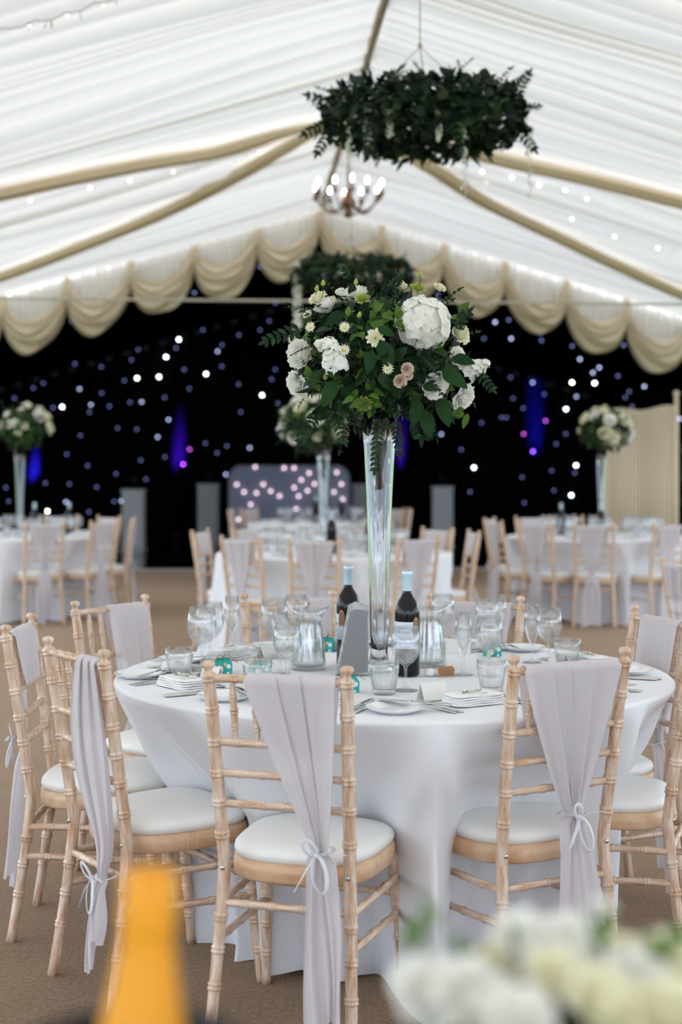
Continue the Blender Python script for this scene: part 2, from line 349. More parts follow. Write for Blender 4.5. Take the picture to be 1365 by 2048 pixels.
# valance: backing + swags
val=empty('scalloped_valance',T(SEND,0,0),ANG); tag(val,'cream scalloped valance of looped swags in front of the black star cloth','valance')
m=MB(); m2=[]
def vz(x): return RZ-PIT*abs(x)-.02
SWW=.757; cus=[-5.95+i*SWW for i in range(17)]
off=(650-525)/165
cus=[-.03+SWW*k for k in range(-8,9)]
P=[];NU=900
for j in range(8):
    for i in range(NU):
        x=cus[0]+(cus[-1]-cus[0])*i/(NU-1); u=((x-cus[0])/SWW)%1
        zt=vz(x); dep=.16+.45*sqrt(max(0,4*u*(1-u))); f=j/7
        P.append((x,.03+.015*sin(x*70)+.01*sin(x*31),zt-dep*f))
m.grid(P,NU,8); m.build('backing',LIN,val)
for k in range(16):
    x0,x1=cus[k],cus[k+1]; m=MB(); P=[]; NU=40; NV=34; ph=rnd.uniform(0,6)
    dp=rnd.uniform(.76,.84)
    for j in range(NV):
        v=j/(NV-1)
        for i in range(NU):
            u=i/(NU-1); x=x0+(x1-x0)*u
            za=vz(x0)*(1-u)+vz(x1)*u
            ar=(4*u*(1-u))**.62
            inner=.40; D=(inner+(dp-inner)*v)-.34*v*0
            # narrow at the gathered cusps
            z=za-.01-.36*v*(1-ar)-D*ar
            fold=.035*sin(v*24+ph+1.2*sin(u*5+ph))*(.25+ar)
            y=-.05-.14*sin(pi*v)*(.35+.65*ar)+fold
            xx=x+ (.02*sin(v*9+ph))*ar
            P.append((xx,y,z+.02*sin(u*9+v*12+ph)*ar))
    m.grid(P,NU,NV); m.build('swag',CREAM2,val,thick=.006)
    m=MB(); 
    m.tube([(x0,-.06,vz(x0)+.0),(x0+.01,-.12,vz(x0)-.1),(x0-.01,-.10,vz(x0)-.26),(x0,-.06,vz(x0)-.42)],[.03,.05,.06,.02],10); m.build('gather',CREAM2,val)
# cream screen, right rear
scr=empty('folding_screen',px(1285,1170,16.4)); scr.location.z=0; tag(scr,'cream fabric covered screen standing behind the right background table','screen')
m=MB(); P=[]
for z in(.02,1):
    for i in range(120):
        u=i/119; x=-.42+.80*u; zt=2.07+.05*u+.02*sin(u*9)
        P.append((x,.02*sin(i*.9)+.03*sin(u*14),.02 if z<1 else zt))
m.grid(P,120,2); m.build('fabric_panel',CREAM2,scr,thick=.01)
m=MB(); m.tube([(.40,.02,0),(.40,.02,2.26)],.022,10); m.ball((.40,.02,2.27),.035,10); m.build('post',CREAM,scr)
m=MB(); m.tube([(-.43,.02,0),(-.43,.02,2.05)],.015,10); m.build('post',CREAM,scr)
# plinths, booth, uplighters
def plinth(x,d,h,wd,label):
    e=empty('plinth',(px(x,1000,d).x,d,0)); tag(e,label,'plinth','pale plinths around the dance floor')
    m=MB(); m.box((0,0,h/2+.03),(wd,wd,h-.06)); m.build('column',PLINTH,e,smooth=False)
    m=MB(); m.box((0,0,h-.015),(wd+.04,wd+.04,.03)); m.build('top_slab',PLINTH,e,smooth=False)
    m=MB(); m.box((0,0,.02),(wd+.04,wd+.04,.04)); m.build('base_slab',PLINTH,e,smooth=False)
    b=empty('spot_lamp',(px(x,1000,d).x,d,h)); tag(b,'small black lamp on top of the '+label,'lamp')
    m=MB(); m.tube([(0,0,0),(0,0,.07)],[.05,.02],10); m.build('base',MATS.get('black_plastic') or mat('black_plastic',(.01,.01,.012),.4),b)
    m=MB(); m.tube([(0,-.08,.15),(0,.08,.17)],[.065,.05],12); m.build('lamp_head',MATS['black_plastic'],b)
plinth(268,24.6,1.06,.36,'pale plinth behind the left background table')
plinth(418,26.3,1.14,.38,'pale plinth left of the grey booth')
plinth(885,25.6,1.10,.36,'pale plinth right of the tall centre vase')
plinth(722,26.3,1.14,.30,'pale plinth half hidden behind the tall centre vase')
bo=empty('booth',(px(580,1000,25).x,25,0)); tag(bo,'pale grey booth with rounded top corners and small pink lights','booth')
m=MB(); out=[]
W2=1.05;H2=1.47;rc=.22
for a in range(9): out.append((-W2+rc-rc*cos(a/8*pi/2),H2-rc+rc*sin(a/8*pi/2)))
for a in range(9): out.append((W2-rc+rc*sin(a/8*pi/2),H2-rc+rc*cos(a/8*pi/2)))
out+= [(W2,0),(-W2,0)]
n=len(out); m.add([(x,-.3,z) for x,z in out]+[(x,.3,z) for x,z in out],[tuple(range(n))]+[(i,i+n,(i+1)%n+n,(i+1)%n) for i in range(n)])
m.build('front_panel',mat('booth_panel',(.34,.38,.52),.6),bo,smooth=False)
m=MB(); m.box((0,.35,H2-.22),(2*W2-.2,.5,.04)); m.build('shelf',MATS['black_plastic'],bo,smooth=False)
LEDP=mat('booth_led',(1,1,1),.5,emit=(1,.72,.80),es=1.6)
m=MB(); m.ball((0,0,0),.02,8); pm=m.build('booth_light',LEDP)
for a,b in [(407,115),(530,119),(573,119),(637,141),(755,138),(328,190),(441,189),(359,222),(473,218),(604,170),(573,203),(511,239),(592,240),(630,216),(660,187),(743,222),(775,188),(388,275),(581,294),(781,253),(412,226),(335,339)]:
    x,y=320+a*.4689,880+b*.4689; p=px(x,y,24.67)-bo.location
    o=bpy.data.objects.new('booth_light',pm.data); COL.objects.link(o); o.parent=bo; o.location=p
bpy.data.objects.remove(pm)
for x,y,c,lab in((357,900,(.10,.01,1),'behind the left plinths'),(66,930,(.03,.02,1),'behind the left background table'),(1072,850,(.02,.02,1),'between the plinth and the cream screen'),(800,880,(.12,.01,1),'behind the tall centre vase')):
    wp=blackhit(x,y); b=empty('uplighter',(wp.x,wp.y-.40,0)); tag(b,'black floor uplighter with a blue glow '+lab,'lamp','uplighters along the star cloth')
    m=MB(); m.tube([(0,0,0.01),(0,0,.03)],.09,14); m.build('base',MATS['black_plastic'],b)
    m=MB(); m.tube([(0,0,.03),(0,.03,.2)],[.07,.08],14); m.build('lamp_head',MATS['black_plastic'],b)
    ld=bpy.data.lights.new('uplight','SPOT'); ld.energy=5000; ld.color=c; ld.spot_size=radians(12); ld.spot_blend=1; ld.shadow_soft_size=.03
    lo=bpy.data.objects.new('uplight',ld); COL.objects.link(lo); lo.parent=b; lo.location=(0,.05,.28)
    tgt=Vector((0,.40,wp.z-.35)); lo.rotation_euler=(tgt-Vector((0,.05,.28))).to_track_quat('-Z','Y').to_euler()
# ------------------------------------------------------------------ chairs
def lerp(a,b,u): return a+(b-a)*u
def post_y(z): 
    if z>.42: u=(z-.42)/.5; return -.075*u**1.1
    u=(.42-z)/.42; return -.055*u**1.3
def post_x(z):
    return lerp(.158,.172,(z-.42)/.5) if z>.42 else lerp(.158,.178,(.42-z)/.42)
def rod(m, fn, L0, L1, r, rings, seg=10, n=30, bulge=.22, hw=.010, taper=None):
    """fn(v)->point for v in L0..L1; double bead rings at given values"""
    vs=set([L0,L1]); 
    for k in range(n+1): vs.add(L0+(L1-L0)*k/n)
    for q in rings:
        for e in(-1.3,-1,-.75,-.5,-.2,0,.2,.5,.75,1,1.3): 
            x=q+e*hw
            if L0<=x<=L1: vs.add(x)
    vs=sorted(vs); pts=[];rad=[]
    for v in vs:
        rr=r if taper is None else r*taper(v)
        for q in rings:
            e=abs(v-q)/hw
            if e<1.31: 
                rr*=1+bulge*max(0,1-((e-.5)/.42)**2) + (.05 if e<.2 else 0)
        pts.append(fn(v)); rad.append(rr)
    m.tube(pts,rad,seg)
def seat_outline(n=40,grow=0):
    out=[]
    for i in range(n):
        a=2*pi*i/n; c,s_=cos(a),sin(a); e=.62
        x=abs(c)**e*(1 if c>=0 else -1); y=abs(s_)**e*(1 if s_>=0 else -1)
        y0=(y+1)/2; hw=lerp(.168,.198,y0)+grow
        out.append((x*hw, .012-grow+y0*(.375+2*grow)))
    return out
def make_chair(wood=WOOD, rail=WOODF, far=False):
    t=empty('chiavari_chair'); sg=8 if far else 14
    RINGS=[.885,.807,.729,.653,.58,.50,.30,.225,.14]
    for s in(-1,1):
        m=MB(); rod(m,lambda z:Vector((s*post_x(z),post_y(z),z)),.0,.895,.0155,RINGS,sg,24,taper=lambda z:1.0 if z>.3 else .93)
        m.lathe([(.0155,0),(.010,.006),(.009,.012),(.0145,.018),(.0165,.025),(.013,.032),(.004,.0345),(.0001,.035)],sg,(s*.172,post_y(.895),.892)); m.build('back_leg',wood,t)
        m=MB(); rod(m,lambda z:Vector((s*lerp(.192,.172,z/.39),lerp(.385,.345,z/.39),z)),.0,.392,.0155,[.09,.17,.25,.33],sg,16,taper=lambda z:.8+.25*z/.39); m.build('front_leg',wood,t)
        if not far:
            m=MB(); m.lathe([(.0001,-.003),(.004,-.003),(.0058,-.0015),(.006,.001),(.006,.003)],12); o=m.build('bolt',BOLT,t); o.location=(s*.157,-.0165,.42); o.rotation_euler=(-pi/2,0,0)
    m=MB(); rod(m,lambda x:Vector((x,post_y(.885),.885)),-.17,.17,.0098,[-.105,-.05,0,.05,.105],sg,10,.25,.008); m.build('top_rail',wood,t)
    for z in(.729,.653,.578):
        w_=post_x(z); m=MB(); rod(m,lambda x:Vector((x,post_y(z),z)),-w_,w_,.0095,[-.105,-.05,0,.05,.105],sg,10,.22,.008); m.build('back_rail',wood,t)
    for x in(-.112,-.056,0,.056,.112):
        m=MB(); rod(m,lambda z:Vector((x,post_y(z),z)),.729,.885,.0075,[.768,.807,.846],max(8,sg-4),12,.3,.008,taper=lambda z:.75+.4*max(0,1-abs((z-.807)/.07)**2)); m.build('spindle',wood,t)
    m=MB(); rod(m,lambda x:Vector((x,post_y(.335),.335)),-.17,.17,.0092,[-.1,-.03,.04,.11],sg,8,.22,.008); m.build('stretcher',wood,t)
    m=MB(); rod(m,lambda x:Vector((x,.355,.285)),-.18,.18,.0092,[-.1,-.03,.04,.11],sg,8,.22,.008); m.build('stretcher',wood,t)
    for s in(-1,1):
        for z0,z1 in((.25,.235),(.335,.33)) if not far else ((.25,.235),):
            m=MB(); rod(m,lambda v:Vector((s*lerp(.168,.182,v/.38),lerp(post_y(z0),.372,v/.38),lerp(z0,z1,v/.38))),0,.38,.0095,[.07,.16,.25,.33],sg,8,.22,.008); m.build('stretcher',wood,t)
    # seat frame and cushion
    m=MB(); n=40; R=[]
    for g,z in((-.03,.388),(0,.384),(.004,.388),(.006,.41),(.004,.428),(-.004,.432),(-.03,.432)):
        R+= [(x,y,z) for x,y in seat_outline(n,g)]
    uv=[(0.03*(k//n),(k%n)*.035) for k in range(len(R))]
    m.grid(R,n,7,True,uv); m.build('seat_frame',rail,t)
    m=MB(); R=[]; prof=[(-.012,.428),(-.001,.434),(.004,.444),(.002,.456),(-.012,.466),(-.04,.475),(-.08,.481),(-.13,.484)]
    for g,z in prof: R+=[(x,y,z) for x,y in seat_outline(n,g)]
    m.grid(R,n,len(prof),True); b=len(m.v); m.v.append((0,.2,.485)); m.uv.append((0,0))
    for k in range(n): m.f.append((b-n+k,b-n+(k+1)%n,b)); m.mi.append(0)
    m.build('seat_pad',SEAT,t)
    return t
def make_sash(x0,x1,xt,zt,tail_x=None,tail_end=.03,folds=4,bulge=0,tail_w=.075,seed=1,flap=.74,bow=True,side=0,flat=False):
    """cloth over the top rail, gathered at (xt,zt), tails falling; chair-local coordinates"""
    r=random.Random(seed); e=empty('chair_sash'); NU=64; P=[]; rows=[]
    phs=[r.uniform(0,6) for _ in range(6)]
    tx=xt if tail_x is None else tail_x
    # front flap
    for k in range(9): z=lerp(flap,.885,k/8); rows.append(('f',z))
    for k in range(1,8): rows.append(('o',k/8*pi))
    nb=30
    for k in range(nb+1): rows.append(('b',k/nb))
    nt=22
    for k in range(1,nt+1): rows.append(('t',k/nt))
    for kind,v in rows:
        for i in range(NU):
            u=i/(NU-1)
            pu=(u*folds+.13*sin(9*u+phs[0]))%1.0; saw=(pu/.82 if pu<.82 else (1-pu)/.18)*2-1
            fo=.75*saw+.45*sum((sin(2*pi*folds*u*(1+.0*q)+phs[0]+.8*sin(2*pi*u+phs[1])) if q==0 else .35*sin(2*pi*folds*2.3*u+phs[2])) for q in(0,1))
            if kind=='f':
                c=lerp((x0+x1)/2,xt,.25*(.885-v)); w_=(x1-x0)*lerp(.72,1,((v-flap)/(.885-flap))**.6); x=c+(u-.5)*w_
                y=post_y(v)+.016+.006*fo*(.885-v)*3+.004; z=v
            elif kind=='o':
                x=lerp(x0,x1,u); y=post_y(.885)+.0135*cos(v)-.003*(1.3+fo)*(1-cos(v))/2; z=.885+.0145*sin(v)+.0012*(fo+1)
            elif kind=='b':
                z=lerp(.885,zt,v); g=v**1.15
                wt=.036; w_=lerp(x1-x0,wt,g)+bulge*sin(pi*v)**1.0; c=lerp((x0+x1)/2,xt,v**1.05)+side*sin(pi*v)
                am=.002+.016*v**.8
                x=c+(u-.5)*w_+(.010*saw*(1-.5*v))
                py=post_y(z) if z>.42 else lerp(0,-.03,(.42-z)/.42)
                y=py-.0145-.006*v-.0075*(1.3+fo)*(.45+.9*v)-.002
                if v>.9: y-= (v-.9)*.05
            else:
                z=lerp(zt,tail_end+.02*sin(3*u+phs[3])+(.07*(u>.55)*r.choice([1]) if tail_end>.02 else 0),v); w_=lerp(.036,tail_w,min(1,v*2.2)**.7); c=lerp(xt,tx,v)
                x=c+(u-.5)*w_*2+.006*sin(v*5+u*6+phs[4]); 
                y=-.045-.012*min(1,v*6)+lerp(0,-.03,v)-.016*fo*min(1,.5+v)*(.7+.3*sin(v*4+phs[5]))
            P.append((x,y,z))
    m=MB(); m.grid(P,NU,len(rows)); m.build('fabric',SASH,e)
    # ribbon
    m=MB(); yb=post_y(zt) if zt>.42 else lerp(0,-.03,(.42-zt)/.42)
    cx,cyy,cz=xt,yb-.045,zt
    ring=[(cx+.026*cos(a),cyy+.022+.030*sin(a),cz+.003*sin(a*2)) for a in [2*pi*k/20 for k in range(21)]]
    m.tube(ring,.0055,8,.25,up=(0,0,1))
    if bow:
        def loop(dx,dz,L,sw):
            pts=[]
            for k in range(21):
                a=2*pi*k/20; l=L*(1-cos(a))/2; s_=sw*sin(a)
                pts.append((cx+dx*l+dz*s_,cyy-.022-.02*sin(a/2),cz+dz*l-dx*s_))
            m.tube(pts,.0048,8,.22)
        sx=-1 if r.random()<.5 else 1
        loop(.25*sx,-.97,.085,.018); loop(.55*-sx,.83,.045,.012) if flat is False else None
        m.tube([(cx,cyy-.022,cz),(cx-.02*sx,cyy-.035,cz-.03),(cx-.05*sx,cyy-.038,cz-.085)],.0045,8,.22)
        m.tube([(cx,cyy-.022,cz),(cx+.03*sx,cyy-.03,cz+.012),(cx+.075*sx,cyy-.03,cz+.008)],.0045,8,.22)
        m.ball((cx,cyy-.024,cz),.008,10)
    m.build('ribbon_bow',RIB,e)
    return e
def place(o,mx,my,face,top=True):
    """mx,my = centre of the top of the back; face = heading (radians, 0 = +X)"""
    rz=face-pi/2; off=Vector((0,.075,0)); off.rotate(Matrix.Rotation(rz,3,'Z').to_euler())
    o.location=(mx+off.x,my+off.y,0); o.rotation_euler=(0,0,rz)
# ------------------------------------------------------------------ tablecloth
def cloth(name,c,r,chairs,zt=.76,label='',seed=1,tuck=.20,hem=.012,NT=420,wid=.27):
    """chairs: list of angles (rad) round the centre where chairs press the cloth in"""
    rr=random.Random(seed); P=[]; rows=[]
    for k in range(5): rows.append(('top',k/5*.99))
    for k in range(7): rows.append(('edge',k/6))
    nz=34
    for k in range(1,nz+1): rows.append(('side',k/nz))
    ph=[rr.uniform(0,6) for _ in range(8)]
    fa=[(rr.uniform(0,2*pi),rr.uniform(.035,.08),rr.uniform(.03,.09)) for _ in range(40)]
    for kind,v in rows:
        for i in range(NT):
            th=2*pi*i/NT
            if kind=='top': R=r*v; z=zt
            elif kind=='edge': a=v*pi/2; R=r-.012+.012*sin(a); z=zt-.012+.012*cos(a)
            else:
                z=lerp(zt-.014,hem,v); w_=0
                for ca in chairs:
                    d=(th-ca+pi)%(2*pi)-pi; w_=max(w_,1/(1+(abs(d)/wid)**5))
                dn=min(1,(zt-z)/.32); dn=dn*dn*(3-2*dn)*.6+.4*dn
                low=max(0,(v-.35)/.65)
                R=r-tuck*w_*dn-.10*w_*low
                fold=.017*sin(19*th+ph[0]+1.5*sin(3*th))+.011*sin(31*th+ph[1]+2*sin(2*th+ph[2]))
                R+=fold*min(1,v*1.6)*(1.2-.5*w_)
                edge_=0
                for ca in chairs:
                    d=(th-ca+pi)%(2*pi)-pi
                    for sg in(-1,1):
                        e=(abs(d)*(1 if d*sg>0 else -1)-(.30+.16*(1-v)))
                        if d*sg>0: edge_=max(edge_,math.exp(-((abs(d)-(.20+.20*(1-min(1,v*1.6))))/.05)**2)*math.exp(-((v-.33)/.25)**2))
                R+=.036*edge_
                R+=(1-w_)*(.035*low)
                for (fc,fw,fh) in fa:
                    d=(th-fc+pi)%(2*pi)-pi
                    if abs(d)<fw*3: R+=fh*math.exp(-(d/fw)**2)*v*(1-.3*w_)
                z+=.012*sin(5*th+ph[3])*v*(v>.9)
                if v>.93: R+=.012*(v-.93)/.07*sin(11*th+ph[4])
            P.append((R*cos(th),R*sin(th),z))
    m=MB(); m.grid(P,NT,len(rows),True); o=m.build('tablecloth',CLOTH); o.location=(c[0],c[1],0)
    tag(o,label,'tablecloth'); return o
def table(name,c,r,label):
    t=empty('round_table',(c[0],c[1],0)); tag(t,label,'table')
    m=MB(); m.lathe([(.0001,.735),(r-.03,.735),(r-.022,.742),(r-.03,.748),(.0001,.748)],64); m.build('tabletop',mat('plywood',(.45,.32,.2),.6) if 'plywood' not in MATS else MATS['plywood'],t)
    for k in range(4):
        a=pi/4+k*pi/2; m=MB(); m.tube([(.36*cos(a),.36*sin(a),0),(.36*cos(a),.36*sin(a),.735)],.016,8); m.build('leg',STEEL,t)
    return t

T1=(.157,4.33); R1=.84
ch0=make_chair()
seats=[ # key, top-mid x, y, heading tweak, sash
 ('C1',(-.152,3.32),None,'front centre chair','limewashed bamboo-style chair at the front centre of the nearest table, back to the camera'),
 ('C2',(.575,3.545),None,'front right chair','limewashed bamboo-style chair right of front centre, sash knotted in the middle of its back'),
 ('C0',(-.70,3.72),None,'front left chair','limewashed bamboo-style chair left of front centre, sash tied low at its stretcher'),
 ('C00',(-.985,4.33),None,'leftmost chair','leftmost limewashed bamboo-style chair of the nearest table, seen from the side'),
 ('C3',(-.82,5.05),None,'rear left chair','limewashed bamboo-style chair at the rear left of the nearest table, facing the camera'),
 ('C6',(-.195,5.29),None,'rear centre chair','limewashed bamboo-style chair behind the water jugs at the far side of the nearest table'),
 ('C7',(.487,5.17),None,'rear right chair','limewashed bamboo-style chair at the far side of the nearest table, right of the tall vase'),
 ('C8',(1.045,4.62),None,'upper right chair','limewashed bamboo-style chair at the right rear of the nearest table, cut by the picture edge'),
 ('C9',(1.02,4.02),None,'right edge chair','limewashed bamboo-style chair at the right edge, its ivory seat beside the nearest table'),
]
SP={}
for i,(k,(x,y),h,nm,lab) in enumerate(seats):
    a=atan2(T1[1]-y,T1[0]-x) if h is None else h
    o=ch0 if i==0 else copy_tree(ch0); place(o,x,y,a); tag(o,lab,'chair','chairs around the nearest table'); SP[k]=(x,y,a,nm)
GS='grey sashes on the chairs of the nearest table'
def sash_on(k,lab,**kw):
    s=make_sash(**kw); x,y,a,nm=SP[k]; place(s,x,y,a); tag(s,lab,'chair sash',GS); return s
sash_on('C1','pale grey sash draped over the front centre chair, tied at its right with white bow',x0=-.07,x1=.148,xt=.10,zt=.485,tail_x=.125,tail_end=.03,folds=3,tail_w=.045,seed=4)
sash_on('C2','pale grey sash gathered in the middle of the front right chair by a white bow',x0=-.142,x1=.142,xt=.022,zt=.51,tail_x=.03,tail_end=.02,folds=4,tail_w=.062,seed=9)
sash_on('C0','pale grey sash at the right post of the front left chair, tied low',x0=.04,x1=.158,xt=.11,zt=.335,tail_x=.14,tail_end=.10,folds=3,bulge=.13,side=-.045,tail_w=.04,seed=5)
sash_on('C00','pale grey sash hanging from the leftmost chair, gathered with a small white bow',x0=-.13,x1=.14,xt=.0,zt=.56,tail_x=.02,tail_end=.10,folds=4,tail_w=.075,seed=12)
sash_on('C3','pale grey sash draped over the right half of the rear left chair',x0=-.165,x1=.03,xt=-.10,zt=.5,folds=3,flap=.56,seed=6,bow=False)
sash_on('C6','pale grey sash over one end of the rear centre chair behind the wine bottle',x0=-.16,x1=-.075,xt=-.12,zt=.5,folds=2,flap=.56,seed=7,bow=False)
sash_on('C7','pale grey sash covering nearly the whole back of the rear right chair',x0=-.14,x1=.135,xt=.0,zt=.5,folds=4,flap=.56,seed=8,bow=False)
sash_on('C8','pale grey sash over the upper right chair at the picture edge',x0=-.13,x1=.10,xt=-.02,zt=.5,folds=4,flap=.56,seed=11,bow=False)
table('t',T1,R1,'round banquet table hidden under the white cloth in the foreground')
angs=[atan2(SP[k][1]-T1[1],SP[k][0]-T1[0]) for k in SP]
cloth('c',T1,R1,angs,label='white floor-length tablecloth over the nearest round table',seed=5,hem=.006,NT=620,tuck=.27,wid=.345)

# background tables
chF=make_chair(WOODB,WOODB,True)
sF=[make_sash(-.13,.13,.0,.5,folds=4,tail_w=.07,seed=21,flat=True),make_sash(-.14,.12,-.02,.46,folds=3,tail_w=.085,tail_end=.02,seed=22,flat=True)]
def seatword(a):
    d=math.degrees(a)%360
    return [(22,'right side'),(67,'rear right'),(112,'far side'),(157,'rear left'),(202,'left side'),(247,'front left'),(292,'front'),(337,'front right'),(361,'right side')]
TABS={'middle':((-.05,10.7),.89,[-97,-127,-57,165,40,8,130,85]),
      'left':((-3.07,13.6),.88,[-66,-33,4,48,80,-112]),
      'right':((2.44,13.4),.88,[-103,-132,-163,158,120,98,-66]),
      'rear':((-.25,17.0),.88,[176,146,30,3,-50])}
WORDS={'middle':['at its front centre','at its front left','at its front right','at its far left','at its rear right','at its right-hand side','at its rear left','hidden on its far side'],
 'left':['nearest the camera','at its front right','at its right-hand side','at its rear right','at its rear','at its front left by the picture edge'],
 'right':['nearest the camera','at its front left','at its left-hand side, nearer one','at its left-hand side, farther one','at its rear left','at its rear','at its front right by the picture edge'],
 'rear':['at its far left','at its rear left','at its rear right','at its right-hand side','at its front right']}
TN={'middle':'the middle background table','left':'the left background table','right':'the right background table','rear':'the rearmost table'}
first=True
for key,(c,r,al) in TABS.items():
    for j,dg in enumerate(al):
        a=radians(dg); x,y=c[0]+1.08*cos(a),c[1]+1.08*sin(a)
        o=chF if first else copy_tree(chF); first=False
        place(o,x,y,a+pi); tag(o,'pale wooden chair of %s, %s'%(TN[key],WORDS[key][j]),'chair','chairs around '+TN[key])
        s=copy_tree(sF[(j+len(key))%2]); place(s,x,y,a+pi); tag(s,'sash on chair of %s %s'%(TN[key],WORDS[key][j]),'chair sash','sashes around '+TN[key])
    table('t',c,r,'round banquet table under the cloth of '+TN[key])
    cloth('c',c,r,[radians(d) for d in al],label='white floor-length tablecloth of '+TN[key],seed=len(key)+int(c[1]),NT=240,hem=.01)
o=copy_tree(chF); place(o,1.70,7.25,radians(8)); tag(o,'pale chair standing alone at the right edge, between the nearest and the right background table','chair')
s=copy_tree(sF[0]); place(s,1.70,7.25,radians(8)); tag(s,'pale sash on the lone chair at the right edge','chair sash')
def drop_tree(o):
    for ch in list(o.children): drop_tree(ch)
    bpy.data.objects.remove(o)
for q in sF: drop_tree(q)
# ------------------------------------------------------------------ tableware
def wall(m,outer,inner,seg=28): m.lathe(outer+list(reversed(inner)),seg)
def wine_glass(H=.18,R=.040,name='wine_glass'):
    m=MB(); s=H/.18
    m.lathe([(.0001,.004*s),(.030*s,.002*s),(.034*s,.001),(.034*s,.003),(.012*s,.006*s),(.0045*s,.014*s),(.0042*s,.060*s),(.008*s,.070*s),(R*.55,.080*s),(R*.88,.097*s),(R*1.02,.118*s),(R*1.0,.142*s),(R*.86,H),(R*.83,H),(R*.96,.142*s),(R*.97,.118*s),(R*.8,.099*s),(.008*s,.077*s),(.0001,.075*s)],28)
    return m.build(name,RGLASS)
def flute(H=.19,R=.026):
    m=MB(); s=H/.19
    m.lathe([(.0001,.004),(.028,.002),(.031,.001),(.031,.003),(.010,.006),(.0042,.014),(.0042,.050*s),(.008,.062*s),(R*.62,.082*s),(R*.95,.112*s),(R*1.0,.140*s),(R*.84,H),(R*.80,H),(R*.96,.140*s),(R*.9,.112*s),(R*.5,.086*s),(.0001,.074*s)],24)
    return m.build('champagne_flute',RGLASS)
def tumbler(H=.092,R=.042,name='water_tumbler'):
    m=MB(); P=[];U=[];seg=72
    prof=[(.0001,0,0),(R*.70,0,0),(R*.74,.004,1),(R*.80,.02,1),(R*.88,.045,1),(R*.95,.060,.3),(R*.98,.066,0),(R*1.0,H,0),(R*.96,H,0),(R*.90,.05,0),(R*.70,.014,0),(.0001,.012,0)]
    for r,z,f in prof:
        for k in range(seg):
            a=2*pi*k/seg; rr=r*(1+f*.035*abs(cos(a*6))-f*.02); P.append((rr*cos(a),rr*sin(a),z)); U.append((k/seg,z))
    m.grid(P,seg,len(prof),True,U); return m.build(name,RGLASS)
def jug(seed=1):
    e=empty('water_jug'); m=MB(); seg=40; prof=[(.0001,0),(.050,0),(.055,.006),(.054,.03),(.049,.08),(.043,.125),(.039,.150),(.041,.165),(.047,.19),(.044,.19),(.038,.165),(.036,.15),(.040,.125),(.046,.08),(.051,.03),(.049,.012),(.0001,.010)]
    P=[];U=[]
    for r,z in prof:
        for k in range(seg):
            a=2*pi*k/seg; sp=max(0,cos(a))**12*max(0,(z-.15)/.04)*.022; P.append(((r+sp)*cos(a),(r+sp)*sin(a),z+sp*.3)); U.append((k/seg,z))
    m.grid(P,seg,len(prof),True,U); m.build('body',RGLASS,e)
    m=MB(); m.lathe([(.0001,.012),(.048,.013),(.049,.03),(.0445,.08),(.0385,.122),(.036,.146),(.0001,.146)],32); m.build('water',WATER,e)
    m=MB(); m.tube([(-.040,0,.165),(-.075,0,.16),(-.088,0,.13),(-.08,0,.08),(-.052,0,.05)],.006,8); m.build('handle',GLASS,e)
    return e
def wine_bottle(lab=True):
    e=empty('wine_bottle'); m=MB()
    m.lathe([(.0001,.004),(.030,.003),(.0375,.006),(.0375,.19),(.036,.205),(.028,.225),(.018,.240),(.0145,.252),(.0140,.262),(.0140,.30),(.0001,.301)],32); m.build('body',BOTTLE,e)
    m=MB(); m.lathe([(.0147,.256),(.0150,.257),(.0152,.300),(.0160,.3005),(.0160,.312),(.0150,.314),(.0001,.3145)],28); 
    m.build('screw_cap',CAPB,e)
    def patch(a0,a1,z0,z1,mt,nm,par,r=.0379,n=16):
        m=MB(); P=[]
        for z in(z0,z1):
            for i in range(n): a=lerp(a0,a1,i/(n-1)); P.append((r*cos(a),r*sin(a),z))
        m.grid(P,n,2); return m.build(nm,mt,par,thick=.0002)
    if lab:
        l=patch(radians(-190),radians(-50),.085,.165,LABEL,'label',e)
        m=MB()
        for q,(z,a0,a1,am) in enumerate([(.134,-150,-125,.004),(.134,-118,-95,.004),(.112,-140,-132,.002),(.112,-128,-110,.002),(.150,-150,-100,.0006),(.146,-148,-104,.0006)]):
            pts=[]
            for i in range(26):
                u=i/25; a=radians(lerp(a0,a1,u)); pts.append((.0382*cos(a),.0382*sin(a),z+am*sin(u*28+q)*(.5+.5*sin(u*9))))
            m.tube(pts,.0004,4)
        m.build('label_writing',INK,l)
        for q,(g,mt) in enumerate(((0,GOLD),(1,INK))):
            m=MB()
            for st in ([0] if q==0 else [-.62,0,.62]):
                P=[]
                for v in range(8):
                    vv=v/7; hw_=.30*sqrt(max(.02,1-max(0,(vv-.45)/.55)**2)) if q==0 else .035
                    for i in range(9):
                        a=radians(-64)+(st*.25 if q else 0)+hw_*(-1+2*i/8); P.append(((.0387+.0004*q)*cos(a),(.0387+.0004*q)*sin(a),(.128+.052*vv) if q==0 else (.132+.038*vv)))
                m.grid(P,9,8)
            m.build('label_emblem' if q==0 else 'emblem_lines',mt,l)
        patch(radians(-110),radians(-75),.045,.07,mat('label_small',(.10,.08,.09),.7) if 'label_small' not in MATS else MATS['label_small'],'lower_label',e)
    return e
def side_plate(R=.078):
    m=MB(); m.lathe([(.0001,.004),(R*.58,.004),(R*.64,.006),(R*.97,.0155),(R,.0165),(R*.995,.0145),(R*.66,.002),(R*.60,0),(.0001,.0)],48); return m.build('side_plate',CHINA)
